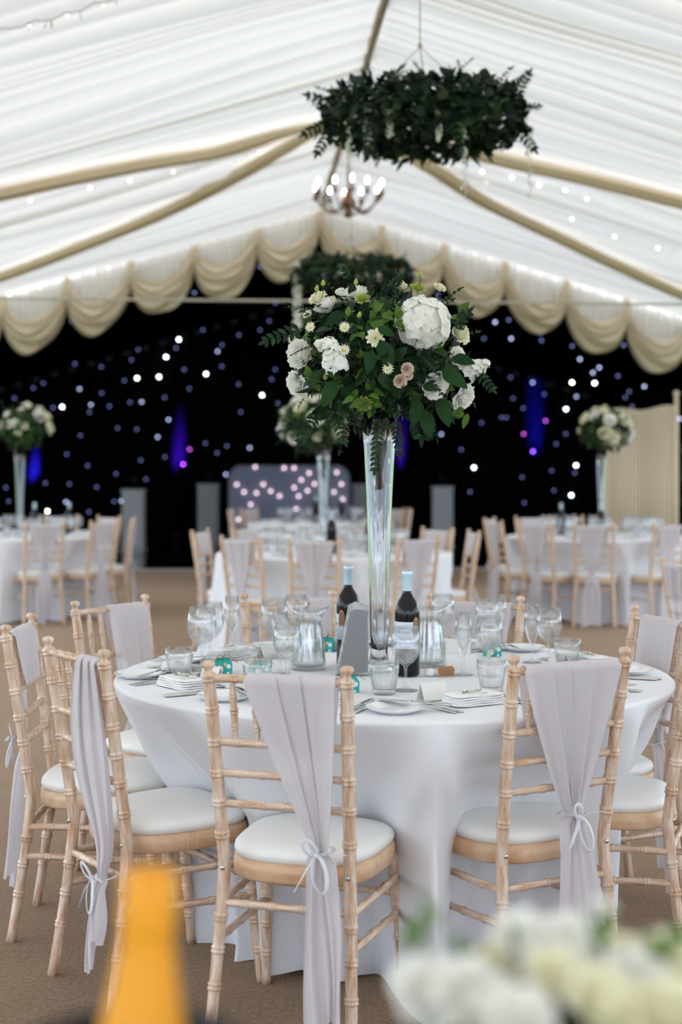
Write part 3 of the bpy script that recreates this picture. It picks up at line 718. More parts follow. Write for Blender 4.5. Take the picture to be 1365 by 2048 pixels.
def cutlery(kind):
    m=MB(); L=.20
    if kind=='fork':
        m.tube([(0,-.10,.002),(0,-.095,.002),(0,-.05,.003),(0,.0,.004),(0,.03,.006),(0,.042,.007)],[.006,.0075,.006,.0035,.003,.004],8,.25)
        m.tube([(0,.036,.0068),(0,.045,.0062),(0,.058,.005),(0,.066,.0055)],[.004,.0105,.0125,.012],8,.12)
        for x in(-.0096,-.0032,.0032,.0096): m.tube([(x,.06,.0052),(x,.08,.004),(x*1.02,.100,.0075)],[.0020,.0018,.0008],6,.6)
    elif kind=='knife':
        m.tube([(0,-.11,.003),(0,-.105,.003),(0,-.05,.003),(0,-.01,.003),(0,.0,.003)],[.006,.0085,.0075,.0055,.005],8,.4)
        m.tube([(0,.0,.003),(.001,.02,.003),(.001,.07,.003),(.0,.105,.003),(-.003,.122,.003)],[.0055,.0095,.0105,.0085,.001],8,.09)
    else:
        m.tube([(0,-.10,.002),(0,-.095,.002),(0,-.05,.003),(0,.03,.005)],[.005,.007,.0055,.003],8,.25)
        m.tube([(0,.026,.005),(0,.036,.004),(0,.055,.002),(0,.075,.003),(0,.083,.004)],[.003,.011,.0175,.013,.001],10,.12)
    return m.build({'fork':'fork','knife':'table_knife','spoon':'spoon'}[kind],STEEL)
def leaf(m,p,d,n,L,W,curl=.15,fold=.12,ns=5,tipw=.0):
    d=Vector(d).normalized(); n=Vector(n); n=(n-n.dot(d)*d); n=n.normalized() if n.length>1e-5 else d.orthogonal().normalized(); s_=d.cross(n); P=[]
    for i in range(ns+1):
        v=i/ns; wv=W*.5*sin(pi*min(1,v**.8*.97+.015))**.8+tipw*W; c=Vector(p)+d*(L*v)-n*(curl*L*v*v)
        for k in(-1,0,1): P.append(c+s_*(k*wv)+n*(fold*W*abs(k)*sin(pi*v)))
    m.grid(P,3,ns+1)
def napkin(seed=0):
    r=random.Random(seed); e=empty('folded_napkin'); m=MB()
    for k in range(5):
        w1,h1=.17-.004*k,.095-.003*k; z=.003+k*.0055; P=[];n=28
        for zz,g in((z-.0026,-.004),(z-.0015,0),(z+.0015,0),(z+.0026,-.004),(z+.0028,-.03)):
            for i in range(n):
                a=2*pi*i/n; x=abs(cos(a))**.35*(1 if cos(a)>0 else -1)*(w1/2+g); y=abs(sin(a))**.35*(1 if sin(a)>0 else -1)*(h1/2+g)
                P.append((x+r.uniform(-.0006,.0006),y,zz+.0012*sin(x*60+k+seed)+(.0015 if x<0 else 0)))
        m.grid(P,n,5,True); b=len(m.v); m.v.append((0,0,z+.003)); m.uv.append((0,0))
        for i in range(n): m.f.append((b-n+i,b-n+(i+1)%n,b)); m.mi.append(0)
    m.build('cloth_fold',NAP,e)
    return e
def sprig_card(seed=0):
    r=random.Random(seed); e=empty('menu_card_with_sprig'); m=MB(); m.box((0,0,.001),(.085,.05,.0014),.15); m.build('card',mat('paper',(.82,.80,.76),.8) if 'paper' not in MATS else MATS['paper'],e,smooth=False)
    m=MB(); m.tube([(-.03,0,.003),(0,.005,.006),(.035,-.003,.005)],.0008,5)
    for k in range(8): leaf(m,(-.025+.008*k,.003*(k%2),.005),(.3,(-1)**k,.3),(0,0,1),.013,.006)
    m.build('sprig',LEAFL,e)
    m=MB()
    for k in range(7): m.ball((-.02+.007*k,r.uniform(-.008,.008),.008),.0032,6)
    m.build('blossom',PETAL,e); return e
def place_card():
    m=MB(); 
    for s in(-1,1): m.add([(-.042,.018*s,0),(.042,.018*s,0),(.042,0,.045),(-.042,0,.045)],[(0,1,2,3)])
    return m.build('place_card',MATS['paper'],thick=.0006,smooth=False)
def favour(seed=0,teal=(.02,.42,.40)):
    """little folded gift house with dots, a ribbon round it"""
    e=empty('favour_box'); TE=MATS.get('teal_paper') or mat('teal_paper',teal,.6); WD=MATS.get('dot_white') or mat('dot_white',(.85,.86,.84),.6); YD=MATS.get('dot_yellow') or mat('dot_yellow',(.82,.60,.20),.6); BR=MATS.get('brown_ribbon') or mat('brown_ribbon',(.42,.27,.13),.6)
    m=MB(); w_,d_,h=.026,.020,.030
    vs=[(-w_,-d_,0),(w_,-d_,0),(w_,d_,0),(-w_,d_,0),(-w_*1.05,-d_,h),(w_*1.05,-d_,h),(w_*1.05,d_,h),(-w_*1.05,d_,h),(-w_*.7,0,h+.018),(w_*.7,0,h+.018)]
    m.add(vs,[(0,3,2,1),(0,1,5,4),(2,3,7,6),(1,2,6,5),(3,0,4,7),(4,5,9,8),(6,7,8,9),(5,6,9),(7,4,8)]); m.build('box',TE,e,smooth=False)
    for mm_,cs in((WD,[(-.01,-d_-.0004,.016,.011),(.016,-d_-.0004,.024,.007),(.014,-d_-.0004,.004,.004)]),(YD,[(-.020,-d_-.0004,.005,.006),(.004,-d_-.0004,.030,.005)])):
        m=MB()
        for (x,y,z,r_) in cs:
            m.add([(x,y,z)]+[(x+r_*cos(a*pi/7),y,z+r_*sin(a*pi/7)) for a in range(14)],[(0,1+a,1+(a+1)%14) for a in range(14)])
        m.build('dot_pattern',mm_,e)
    m=MB(); r=random.Random(seed)
    m.tube([(0,-d_-.001,0),(0,-d_-.001,h),(0,0,h+.02),(0,d_+.001,h),(0,d_+.001,0)],.005,6,.1,up=(1,0,0))
    m.tube([(0,0,h+.02),(-.012,-.004,h+.028),(-.03,-.012,h+.005),(-.034,-.014,h-.012)],.0055,6,.12)
    m.tube([(0,0,h+.02),(.014,-.004,h+.028),(.034,-.010,h+.012),(.044,-.012,h+.004)],.0055,6,.12)
    m.tube([(0,0,h+.018),(.004,0,h+.03),(.002,-.002,h+.04)],.005,6,.12)
    m.build('ribbon',BR,e); return e
ZT=.7605
def put(o,x,y,rz=0,z=ZT,lab=None,cat=None,grp=None):
    o.location=(x,y,z); o.rotation_euler=(0,0,rz); tag(o,lab,cat,grp); return o
WG=wine_glass(); FL=flute(); TU=tumbler(); WGB=wine_glass(.195,.045)
protos=[WG,FL,TU,WGB]
GG='glasses on the nearest table'
def gl(proto,x,ybase,lab,rz=0,dy=0):
    p=onz(x,ybase,ZT); o=proto.copy(); COL.objects.link(o); put(o,p.x,p.y+dy,rz,lab=lab,cat='glass',grp=GG); return o
gl(FL,763,1345,'empty champagne flute standing just left of the label bottle, behind a ribbed tumbler')
gl(WG,812,1381,'wine glass in front of the right-hand wine bottle, rim overlapping its label')
gl(TU,769,1388,'ribbed water tumbler between the front right side plate and the flute')
gl(FL,927,1350,'champagne flute standing alone right of the wooden gift tag')
gl(WG,979,1352,'wine glass just right of the lone flute, above a ribbed tumbler')
gl(TU,984,1384,'ribbed water tumbler at the left post of the front right chair')
gl(FL,1065,1325,'champagne flute at the right of the table, left of a wine glass')
gl(WG,1099,1330,'rightmost wine glass on the nearest table, beside a flute')
gl(TU,1135,1336,'low water tumbler behind the sash of the front right chair')
gl(WG,974,1303,'wine glass in front of the rear right chair, left of its taller neighbour')
gl(FL,998,1300,'flute in front of the rear right chair, right one of the pair')
gl(TU,359,1357,'ribbed water tumbler by the napkin of the front left chair')
gl(WGB,404,1340,'front one of the two large wine goblets at the left of the table')
gl(WGB,420,1326,'rear one of the two large wine goblets at the left of the table')
gl(FL,464,1303,'champagne flute standing right of the two large goblets')
gl(TU,515,1382,'ribbed tumbler behind the top rail of the front centre chair')
gl(WG,575,1371,'wine glass directly in front of the left water jug')
gl(FL,560,1348,'flute half hidden behind the wine glass at the left water jug')
gl(WGB,549,1316,'large wine glass behind and left of the left water jug')
gl(WG,593,1292,'wine glass at the far side, before the rear centre chair')
gl(WG,886,1290,'wine glass at the far side behind the right water jug')
gl(TU,720,1290,'tumbler at the far side behind the tall vase')
j1=jug(); p=onz(617,1338,ZT); put(j1,p.x,p.y,radians(12),lab='glass jug of water left of the menu stand, nearly full',cat='jug',grp='water jugs')
j2=copy_tree(j1); p=onz(858,1332,ZT); put(j2,p.x,p.y,radians(8),lab='glass jug of water right of the labelled wine bottle',cat='jug',grp='water jugs')
b1=wine_bottle(); p=onz(815,1352,ZT); put(b1,p.x,p.y,radians(14),lab='dark wine bottle right of the tall vase with its pale label facing forward',cat='bottle',grp='wine bottles on the nearest table')
b2=copy_tree(b1); p=onz(697,1331,ZT); put(b2,p.x,p.y,radians(-60),lab='dark wine bottle left of the tall vase, behind the silver menu stand',cat='bottle',grp='wine bottles on the nearest table')
# silver menu stand
e=empty('menu_stand'); p=onz(703,1352,ZT); put(e,p.x,p.y,0,lab='slanted silver menu stand leaning left of the tall vase',cat='menu stand')
m=MB()
def cq(x,y,dd=0): q=px(x,y,p.y+dd); return (q.x-p.x,q.y-p.y,q.z-ZT)
out=[(671,1351),(697,1210),(711,1203),(738,1212),(738,1350)]
fr=[cq(a,b,.0+(1351-b)*.0003) for a,b in out]; bk=[(x,y+.012,z) for x,y,z in fr]; n=5
m.add(fr+bk,[(0,1,2,3,4),(9,8,7,6,5)]+[(i,i+5,(i+1)%5+5,(i+1)%5) for i in range(5)]); m.build('mirror_edge',mat('mirror',(.26,.27,.26),.3,1,noise=.35,nscale=40),e,smooth=False)
inn=[(677,1347),(700,1225),(712,1218),(736,1222),(736,1345)]
m=MB(); fr=[cq(a,b,-.0015+(1351-b)*.0003) for a,b in inn]; m.add(fr,[(0,1,2,3,4)]); m.build('menu_panel',mat('grey_panel',(.20,.205,.215),.6),e,smooth=False)
m=MB(); m.box((.0,.03,.004),(.09,.06,.006)); m.build('foot',MATS['mirror'],e,smooth=False)
# vase
def vase(H=.81):
    e=empty('tall_trumpet_vase'); m=MB(); s=H/.81
    o_=[(.0001,0),(.052,0),(.054,.006),(.050,.014),(.030,.03),(.0265,.06),(.0275,.12),(.032,.30),(.040,.52),(.049,.70),(.058,.81)]
    i_=[(.0545,.81),(.045,.70),(.036,.52),(.028,.30),(.0235,.12),(.022,.07),(.0001,.062)]
    m.lathe([(r,z*s) for r,z in o_+i_],48); m.build('glass_body',VGLASS,e)
    m=MB(); r=random.Random(2)
    for k in range(16):
        a=r.uniform(0,6.28); q=r.uniform(.2,.8); m.tube([(.016*q*cos(a+2),.016*q*sin(a+2),.56*s),(.028*q*cos(a),.028*q*sin(a),.68*s),(.043*q*cos(a),.043*q*sin(a),.82*s)],.0016,5)
    m.build('flower_stems',STEM,e)
    return e
VX=onz(759,1341,ZT); v1=vase(); put(v1,VX.x,VX.y,lab='tall clear trumpet vase carrying the large bouquet on the nearest table',cat='vase')
# place settings
prP=side_plate(); prF=cutlery('fork'); prK=cutlery('knife'); prS=cutlery('spoon'); prN=napkin(); prC=sprig_card(); prPC=place_card()
protos+=[prP,prF,prK,prS,prN,prC,prPC]
def cp(o): return copy_tree(o)
for k,(x,y,a,nm) in SP.items():
    fd=Vector((cos(a),sin(a),0)); lf=Vector((-sin(a),cos(a),0)); rz=a-pi/2
    ce=Vector((T1[0],T1[1],0))-fd*{'C2':.60,'C1':.61}.get(k,.66)
    sh={'C1':.05,'C2':.10,'C0':.12}.get(k,0); ce+=lf*sh
    def at(l,f): q=ce+lf*l+fd*f; return q.x,q.y
    dl={'C1':.25,'C2':.245}.get(k,.24)
    o=cp(prN); put(o,*at(0,.0),rz+radians(4),lab='folded white napkin at the setting of the '+nm,cat='napkin',grp='napkins on the nearest table')
    o=cp(prC); put(o,*at(.01,.0),rz+.2,ZT+.0285,lab='small card with green sprig on the napkin of the '+nm,cat='card',grp='cards on the napkins')
    o=cp(prP); put(o,*at(dl,-.01),rz,lab='white side plate left of the napkin of the '+nm,cat='plate',grp='side plates on the nearest table')
    o=cp(prK); put(o,*at(dl-.055,-.0),rz+radians(35),ZT+.017,lab='butter knife resting on the side plate of the '+nm,cat='knife',grp='butter knives')
    o.rotation_euler[1]=0
    o=cp(prF); put(o,*at(.135,-.005),rz+radians(6),lab='outer fork beside the napkin of the '+nm,cat='fork',grp='forks on the nearest table')
    o=cp(prF); put(o,*at(.108,-.003),rz+radians(3),lab='inner fork beside the napkin of the '+nm,cat='fork',grp='forks on the nearest table')
    kk=-.125 if k=='C1' else -.115
    o=cp(prK); put(o,*at(kk,-.01),rz-radians(2),lab='inner knife right of the napkin of the '+nm,cat='knife',grp='knives on the nearest table')
    o=cp(prK); put(o,*at(kk-.028,-.02),rz-radians(5),lab='outer knife right of the napkin of the '+nm,cat='knife',grp='knives on the nearest table')
    o=cp(prS); put(o,*at(.0,.085),rz-pi/2,lab='dessert spoon above the napkin of the '+nm,cat='spoon',grp='spoons on the nearest table')
    o=cp(prPC); put(o,*at(.05,.125),rz+.1,lab='folded white place card above the setting of the '+nm,cat='place card',grp='place cards')
# favours
for i,(x,yb,rz,lab) in enumerate([(447,1347,.1,'teal gift box with brown ribbon, front left by the goblets'),(519,1352,.4,'teal patterned gift box seen through the tumbler of the front centre chair'),(655,1302,-.3,'teal and yellow gift box at the left wine bottle'),(697,1384,.25,'teal dotted gift box just behind the right finial of the front centre chair'),(985,1312,.2,'teal gift box behind the wine glass at the right')]):
    o=favour(i) if i==0 else copy_tree(fv0)
    if i==0: fv0=o
    p=onz(x,yb,ZT); put(o,p.x,p.y,rz,lab=lab,cat='gift box',grp='favour boxes')
e=empty('gift_tag'); p=onz(893,1354,ZT); put(e,p.x,p.y,.1,lab='brown wooden gift tag on white wrap, left of the lone flute',cat='tag')
m=MB(); m.add([(-.024,-.012,.004),(.022,-.012,.004),(.026,0,.024),(.018,.004,.032),(-.020,.004,.030),(-.026,0,.022)],[tuple(range(6))]); m.build('tag_board',mat('tag_wood',(.36,.17,.07),.6),e,smooth=False,thick=.002)
m=MB()
for z,n_ in((.023,7),(.014,9)):
    for q in range(n_): m.tube([(-.018+q*.036/n_,-.007+(z-.014)*.4-.0055,z),(-.016+q*.036/n_,-.007+(z-.014)*.4-.0055,z-.005)],.0006,4)
m.build('tag_writing',INK,e)
m=MB(); m.ball((-.045,.02,.012),.018,12,.7); m.ball((-.02,.025,.01),.016,12,.7); m.build('wrap',NAP,e)

# glasses, bottles on the background tables
farW=wine_glass(name='wine_glass'); protos.append(farW)
farB=wine_bottle(False); farP=prP
for key,(c,r,al) in TABS.items():
    rr=random.Random(len(key)*7)
    for j,dg in enumerate(range(0,360,36)):
        a=radians(dg+rr.uniform(-6,6))
        for q,(R_,da,pr) in enumerate([(.47,.12,WG),(.50,-.06,FL),(.42,.30,TU),(.55,.22,WG)]):
            if key=='rear' and q==3: continue
            o=pr.copy(); COL.objects.link(o); x,y=c[0]+R_*cos(a+da),c[1]+R_*sin(a+da)
            put(o,x,y,0,.7605,'clear glass among the place settings of '+TN[key],'glass','glasses on '+TN[key])
        o=cp(prN); put(o,c[0]+.66*cos(a+.1),c[1]+.66*sin(a+.1),a+pi/2,lab='folded white napkin on '+TN[key],cat='napkin',grp='napkins on '+TN[key])
    spots={'middle':[(-.02,-.16),(.27,-.1)],'left':[(.16,-.1),(.45,.1)],'right':[(-.38,-.1),(-.03,-.25)],'rear':[(-.05,-.1),(.25,.1)]}[key]
    for q,(dx,dy) in enumerate(spots):
        o=copy_tree(farB); put(o,c[0]+dx,c[1]+dy,q,.7605,'dark wine bottle on %s, %s of its pair'%(TN[key],('left one','right one')[q]),'bottle','wine bottles on '+TN[key])
drop_tree(farB)
for q in protos: drop_tree(q)
# ------------------------------------------------------------------ flowers
def rvec(r):
    while True:
        v=Vector((r.uniform(-1,1),r.uniform(-1,1),r.uniform(-1,1)))
        if .1<v.length<1: return v.normalized()
def orient(o,n,p):
    o.location=p; o.rotation_euler=Vector(n).to_track_quat('Z','Y').to_euler()
def rose_mesh(R,seed=0,open_=.5,name='rose',mt=None,layers=5,ruffle=.06):
    """petals wrapped round an axis (+Z)"""
    r=random.Random(seed); m=MB()
    for L in range(layers):
        f=(L+1)/layers; n=3+L; rad=R*(.18+.72*f**1.1); h=R*(1.15-.35*f*open_); tilt=open_*f
        for k in range(n):
            a0=2*pi*k/n+L*.7+r.uniform(-.2,.2); hw=pi/n*1.25+.25*(1-f); P=[]; NU,NV=9,6
            for j in range(NV):
                v=j/(NV-1)
                for i in range(NU):
                    u=-1+2*i/(NU-1); a=a0+u*hw
                    edge=1-.35*abs(u)**3*v
                    rr=rad*(.25+.75*sin(pi*.5*min(1,v*1.25)))+rad*tilt*.45*v**3
                    rr*=1+ruffle*sin(u*7+k+L)*v*v
                    z=-R*.55*f*.4+h*v*edge-(R*.35*tilt*v**4)+.05*R*sin(u*5+seed+k)*v
                    P.append((rr*cos(a),rr*sin(a),z-R*.35))
            m.grid(P,NU,NV)
    return m.build(name,mt or PETAL,thick=0)
def hydrangea_mesh(R,seed=1):
    r=random.Random(seed); m=MB()
    N=110
    for k in range(N):
        z=1-2*(k+.5)/N
        if z<-.45: continue
        a=k*2.39996; n=Vector((sqrt(1-z*z)*cos(a),sqrt(1-z*z)*sin(a),z)); c=n*R*r.uniform(.80,1.02); t=n.orthogonal().normalized(); b=n.cross(t); rot=r.uniform(0,6.28); s_=R*r.uniform(.26,.34); n=(n+rvec(r)*.35).normalized()
        for q in range(4):
            an=rot+q*pi/2; d=(t*cos(an)+b*sin(an)); leaf(m,c,d*.9+n*.35,n,s_*1.15,s_*1.25,r.uniform(.1,.5),r.uniform(-.15,.1),4,.05)
    return m.build('hydrangea',PETAL)
def stock_mesh(H,W,seed=1):
    r=random.Random(seed); m=MB()
    for k in range(34):
        v=k/33; a=k*2.4; rad=W*(1-.65*v)*r.uniform(.55,1); c=Vector((rad*cos(a),rad*sin(a),H*v)); n=(Vector((cos(a),sin(a),.4+v))).normalized(); t=n.orthogonal().normalized(); b=n.cross(t)
        s_=W*.5*(1.1-.6*v)
        for q in range(6):
            an=q*pi/3+r.uniform(-.3,.3); leaf(m,c,(t*cos(an)+b*sin(an))+n*.35,n,s_,s_*1.1,r.uniform(.1,.5),r.uniform(-.2,.2),3,.05)
    return m.build('stock_blossom',PETAL)
def daisy_mesh(R,seed=1):
    r=random.Random(seed); m=MB()
    for q in range(13): an=2*pi*q/13; leaf(m,(0,0,0),(cos(an),sin(an),.35+r.uniform(-.1,.2)),(0,0,1),R,R*.35,.1,.05,3)
    m.m=1; m.ball((0,0,.004),R*.35,8,.6)
    return m.build('astrantia',[PETALC,PETALY])
def bud_mesh(H):
    m=MB(); m.lathe([(.0001,0),(H*.26,H*.12),(H*.32,H*.35),(H*.2,H*.75),(.0001,H)],10); m.m=1; m.tube([(0,0,0),(H*.15,0,-H*1.0),(H*.1,0,-H*2.4)],H*.05,5)
    return m.build('flower_bud',[PETALG,STEM])
def sprig(m,p,d,n,L,cnt,lw,r,pairs=True,droop=.2):
    p=Vector(p); d=Vector(d).normalized(); pts=[]
    for k in range(cnt+1):
        pts.append(p.copy()); p=p+d*(L/cnt); d=(d+Vector((0,0,-droop/cnt))).normalized()
    m.tube(pts,.0011,4,caps=False)
    side=d.cross(Vector(n)).normalized() if d.cross(Vector(n)).length>.01 else d.orthogonal().normalized()
    for k in range(1,cnt+1):
        dd=(pts[k]-pts[k-1]).normalized()
        for s_ in(-1,1): leaf(m,pts[k],dd*.7+side*s_+rvec(r)*.15,n,lw*(1.1-.4*k/cnt),lw*.42,.15)
    leaf(m,pts[-1],dd,n,lw,lw*.4)
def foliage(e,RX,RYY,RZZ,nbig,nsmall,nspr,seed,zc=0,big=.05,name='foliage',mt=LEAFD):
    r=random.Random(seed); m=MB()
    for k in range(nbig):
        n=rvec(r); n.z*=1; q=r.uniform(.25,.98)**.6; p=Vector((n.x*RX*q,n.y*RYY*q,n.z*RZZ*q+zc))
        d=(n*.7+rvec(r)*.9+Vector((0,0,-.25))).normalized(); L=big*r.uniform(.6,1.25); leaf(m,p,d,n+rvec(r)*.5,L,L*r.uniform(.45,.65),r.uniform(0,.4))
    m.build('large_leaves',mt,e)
    m=MB()
    for k in range(nspr):
        n=rvec(r); q=r.uniform(.45,.9); p=Vector((n.x*RX*q,n.y*RYY*q,n.z*RZZ*q+zc)); d=(n+rvec(r)*.5+Vector((0,0,-.2 if n.z<.3 else .3)))
        sprig(m,p,d,n+rvec(r)*.3,r.uniform(.07,.13),r.randint(5,8),r.uniform(.016,.026),r)
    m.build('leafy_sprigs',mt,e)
    m=MB()
    for k in range(nsmall):
        n=rvec(r); q=r.uniform(.75,1.02); p=Vector((n.x*RX*q,n.y*RYY*q,n.z*RZZ*q+zc))
        for z in range(r.randint(2,4)): leaf(m,p+rvec(r)*.012,(n*.6+rvec(r)),n,r.uniform(.022,.040),r.uniform(.014,.022),r.uniform(0,.5))
    m.build('fresh_leaves',LEAFL,e)
# --- main bouquet
BC=px(758,718,VX.y); bq=empty('flower_bouquet',BC); tag(bq,'large bouquet of white roses, hydrangea and dark greenery on the tall centre vase','bouquet')
RXB,RYB,RZB=.265,.24,.205
foliage(bq,RXB,RYB,RZB,620,60,120,11,big=.055)
# core twigs reaching the vase mouth
m=MB(); r=random.Random(5)
for k in range(22):
    n=rvec(r); m.tube([(0,0,-.19),(n.x*.06,n.y*.06,-.1),(n.x*.2,n.y*.18,n.z*.13)],.0022,5)
m.build('stems',STEM,bq)
def onshell(x,y,k=1.0):
    d=BC.y
    for _ in range(4):
        p=px(x,y,d)-BC; q=1-(p.x/RXB)**2-(p.z/RZB)**2; d=BC.y-RYB*k*sqrt(max(q,.03))
    p=px(x,y,d)-BC; n=Vector((p.x/RXB**2,p.y/RYB**2,p.z/RZB**2)).normalized(); return p,n
def fl(o,x,y,bias=.5,k=1.0):
    p,n=onshell(x,y,k); n=(n+Vector((0,-1,0))*bias).normalized(); o.parent=bq; orient(o,n,p); return o
fl(hydrangea_mesh(.078),846,648,.3,.92)
for (x,y,R_,op,mt,s) in [(652,612,.037,.35,PETAL,1),(709,590,.040,.3,PETAL,2),(681,585,.016,.2,PETAL,3),(636,596,.026,.6,PETALC,4),(602,708,.044,.35,PETAL,5),(592,770,.036,.9,PETAL,6),(873,772,.036,.8,PETAL,7),(922,664,.034,.7,PETALC,8),(930,797,.036,.9,PETAL,9),(801,571,.020,.5,PETALC,10),(915,712,.026,.6,PETAL,20),(880,575,.018,.6,PETALC,21)]:
    fl(rose_mesh(R_,s,op,'rose',mt),x,y,.6 if s not in(1,2) else .1)
for (x,y,R_,mt,s) in [(801,762,.019,PETALP,11),(815,738,.0175,PETALP,12),(817,750,.014,PETALP,13)]: fl(rose_mesh(R_,s,.5,'spray_rose',mt,6),x,y,1.2,1.08)
for (x,y,R_,s) in [(751,675,.021,14),(837,575,.020,15),(725,596,.018,16),(728,808,.020,17),(655,788,.014,18)]: fl(rose_mesh(R_,s,.8,'lisianthus',PETALG if s!=14 else PETALC,3,.2),x,y,.5,1.08)
o=stock_mesh(.085,.042,1); fl(o,672,728,.2,1.05); o.rotation_euler=Vector((-.25,-.45,.75)).to_track_quat('Z','Y').to_euler()
o=stock_mesh(.075,.034,2); fl(o,935,745,.2,1.0); o.rotation_euler=Vector((.9,-.4,.45)).to_track_quat('Z','Y').to_euler()
o=stock_mesh(.05,.022,3); fl(o,650,692,.2,1.05)
for (x,y) in [(690,655),(586,678),(776,737),(616,630),(690,700),(622,655)]: fl(daisy_mesh(.019,x),x,y,1,1.1)
for (x,y,up) in [(646,572,1),(633,583,1),(666,604,1),(712,570,1),(840,555,1),(718,636,1),(650,760,1)]:
    o=bud_mesh(.022); p,n=onshell(x,y,1.05); o.parent=bq; o.location=p; o.rotation_euler=(r.uniform(-.3,.1),r.uniform(-.3,.3),0)
# long sprigs leaving the ball
m=MB()
def spx(x0,y0,x1,y1,cnt,lw,dy=-.05,drp=.1):
    m=MB()
    a=px(x0,y0,BC.y+dy)-BC; b=px(x1,y1,BC.y+dy-.03)-BC; sprig(m,a,b-a,(0,-1,.2),(b-a).length,cnt,lw,r,droop=drp); m.build('trailing_sprig',LEAFD,bq)
spx(610,655,535,678,6,.034,-.05); spx(735,600,745,548,8,.020,.0); spx(760,610,775,565,8,.020,.0); spx(905,660,935,625,5,.03); spx(640,820,600,880,8,.026); spx(760,830,748,935,10,.026,-.07,.4); spx(790,835,800,905,8,.024,-.06); spx(850,825,845,870,4,.04); spx(950,740,985,775,5,.026); spx(700,560,690,540,3,.02); spx(780,580,800,555,5,.024); spx(660,820,690,880,7,.024)
m=MB()
for (x,y,dx,dz,L) in [(672,760,-.5,-1,.075),(884,740,.6,-.4,.08),(880,795,.3,-.9,.08),(850,820,.2,-1,.075),(905,715,.9,-.2,.06),(690,625,-.9,-.5,.06),(756,655,.4,-.2,.05),(760,680,.5,-1.1,.08),(745,700,-.2,-1,.06),(840,800,-.3,-1,.07),(640,740,-.6,-1,.05),(860,835,.1,-1,.06),(830,838,0,-1,.055)]:
    p,n=onshell(x,y,1.08); leaf(m,p,(dx,-.25,dz),(0,-1,.3),L*1.15,L*.62,.2)
m.build('broad_leaves',random_island('broad_leaf',[(.006,.028,.006),(.014,.055,.010),(.010,.038,.010)],.4,.1,.12),bq)
m=MB()
for (x,y) in [(755,625),(745,640),(765,630),(790,640),(810,650),(720,805),(740,815),(700,790),(760,800),(620,760),(640,770),(915,640),(925,630),(790,620),(930,830),(905,815)]:
    m=MB()
    for q in range(3):
        p,n=onshell(x+r.uniform(-12,12),y+r.uniform(-8,8),1.1); leaf(m,p,rvec(r)+Vector((0,-.3,-.3)),(0,-1,.4),r.uniform(.035,.05),r.uniform(.02,.03),.3)
    m.build('fresh_leaf_cluster',LEAFL,bq)

# --- background bouquets
def small_bouquet(c,lab,seed,R=.24,flip=1):
    e=empty('flower_bouquet',c); tag(e,lab,'bouquet','bouquets on the background tables'); r=random.Random(seed)
    foliage(e,R,R,R*.8,300,90,40,seed,big=.06)
    k=0
    while k<20:
        n=rvec(r)
        if n.y>.4 or n.z<-.5: continue
        R_=r.choice([.03,.035,.045,.055]); o=rose_mesh(R_,seed+k,.6,'rose',r.choice([PETAL,PETALC,PETALC]),4); o.parent=e; orient(o,n,(n.x*R*.95,n.y*R*.95,n.z*R*.8)); k+=1
    return e
for key,x,d,yf,lab in [('middle',647,10.6,850,'blurred bouquet of white flowers on the middle background table'),('left',40,13.5,853,'blurred bouquet of cream flowers on the left background table'),('right',1204,13.4,858,'blurred bouquet of cream flowers on the right background table')]:
    v=copy_tree(v1); pp=px(x,1000,d); v.location=(pp.x,pp.y,ZT); tag(v,'tall clear trumpet vase on '+TN[key],'vase','vases on the background tables'); v['label']='tall clear trumpet vase on '+TN[key]
    c=px(x,yf,d); c.x+=(.04 if key!='middle' else -.07); c.z=max(c.z,ZT+.81+.14)
    small_bouquet(c,lab,int(x)+1,.26)

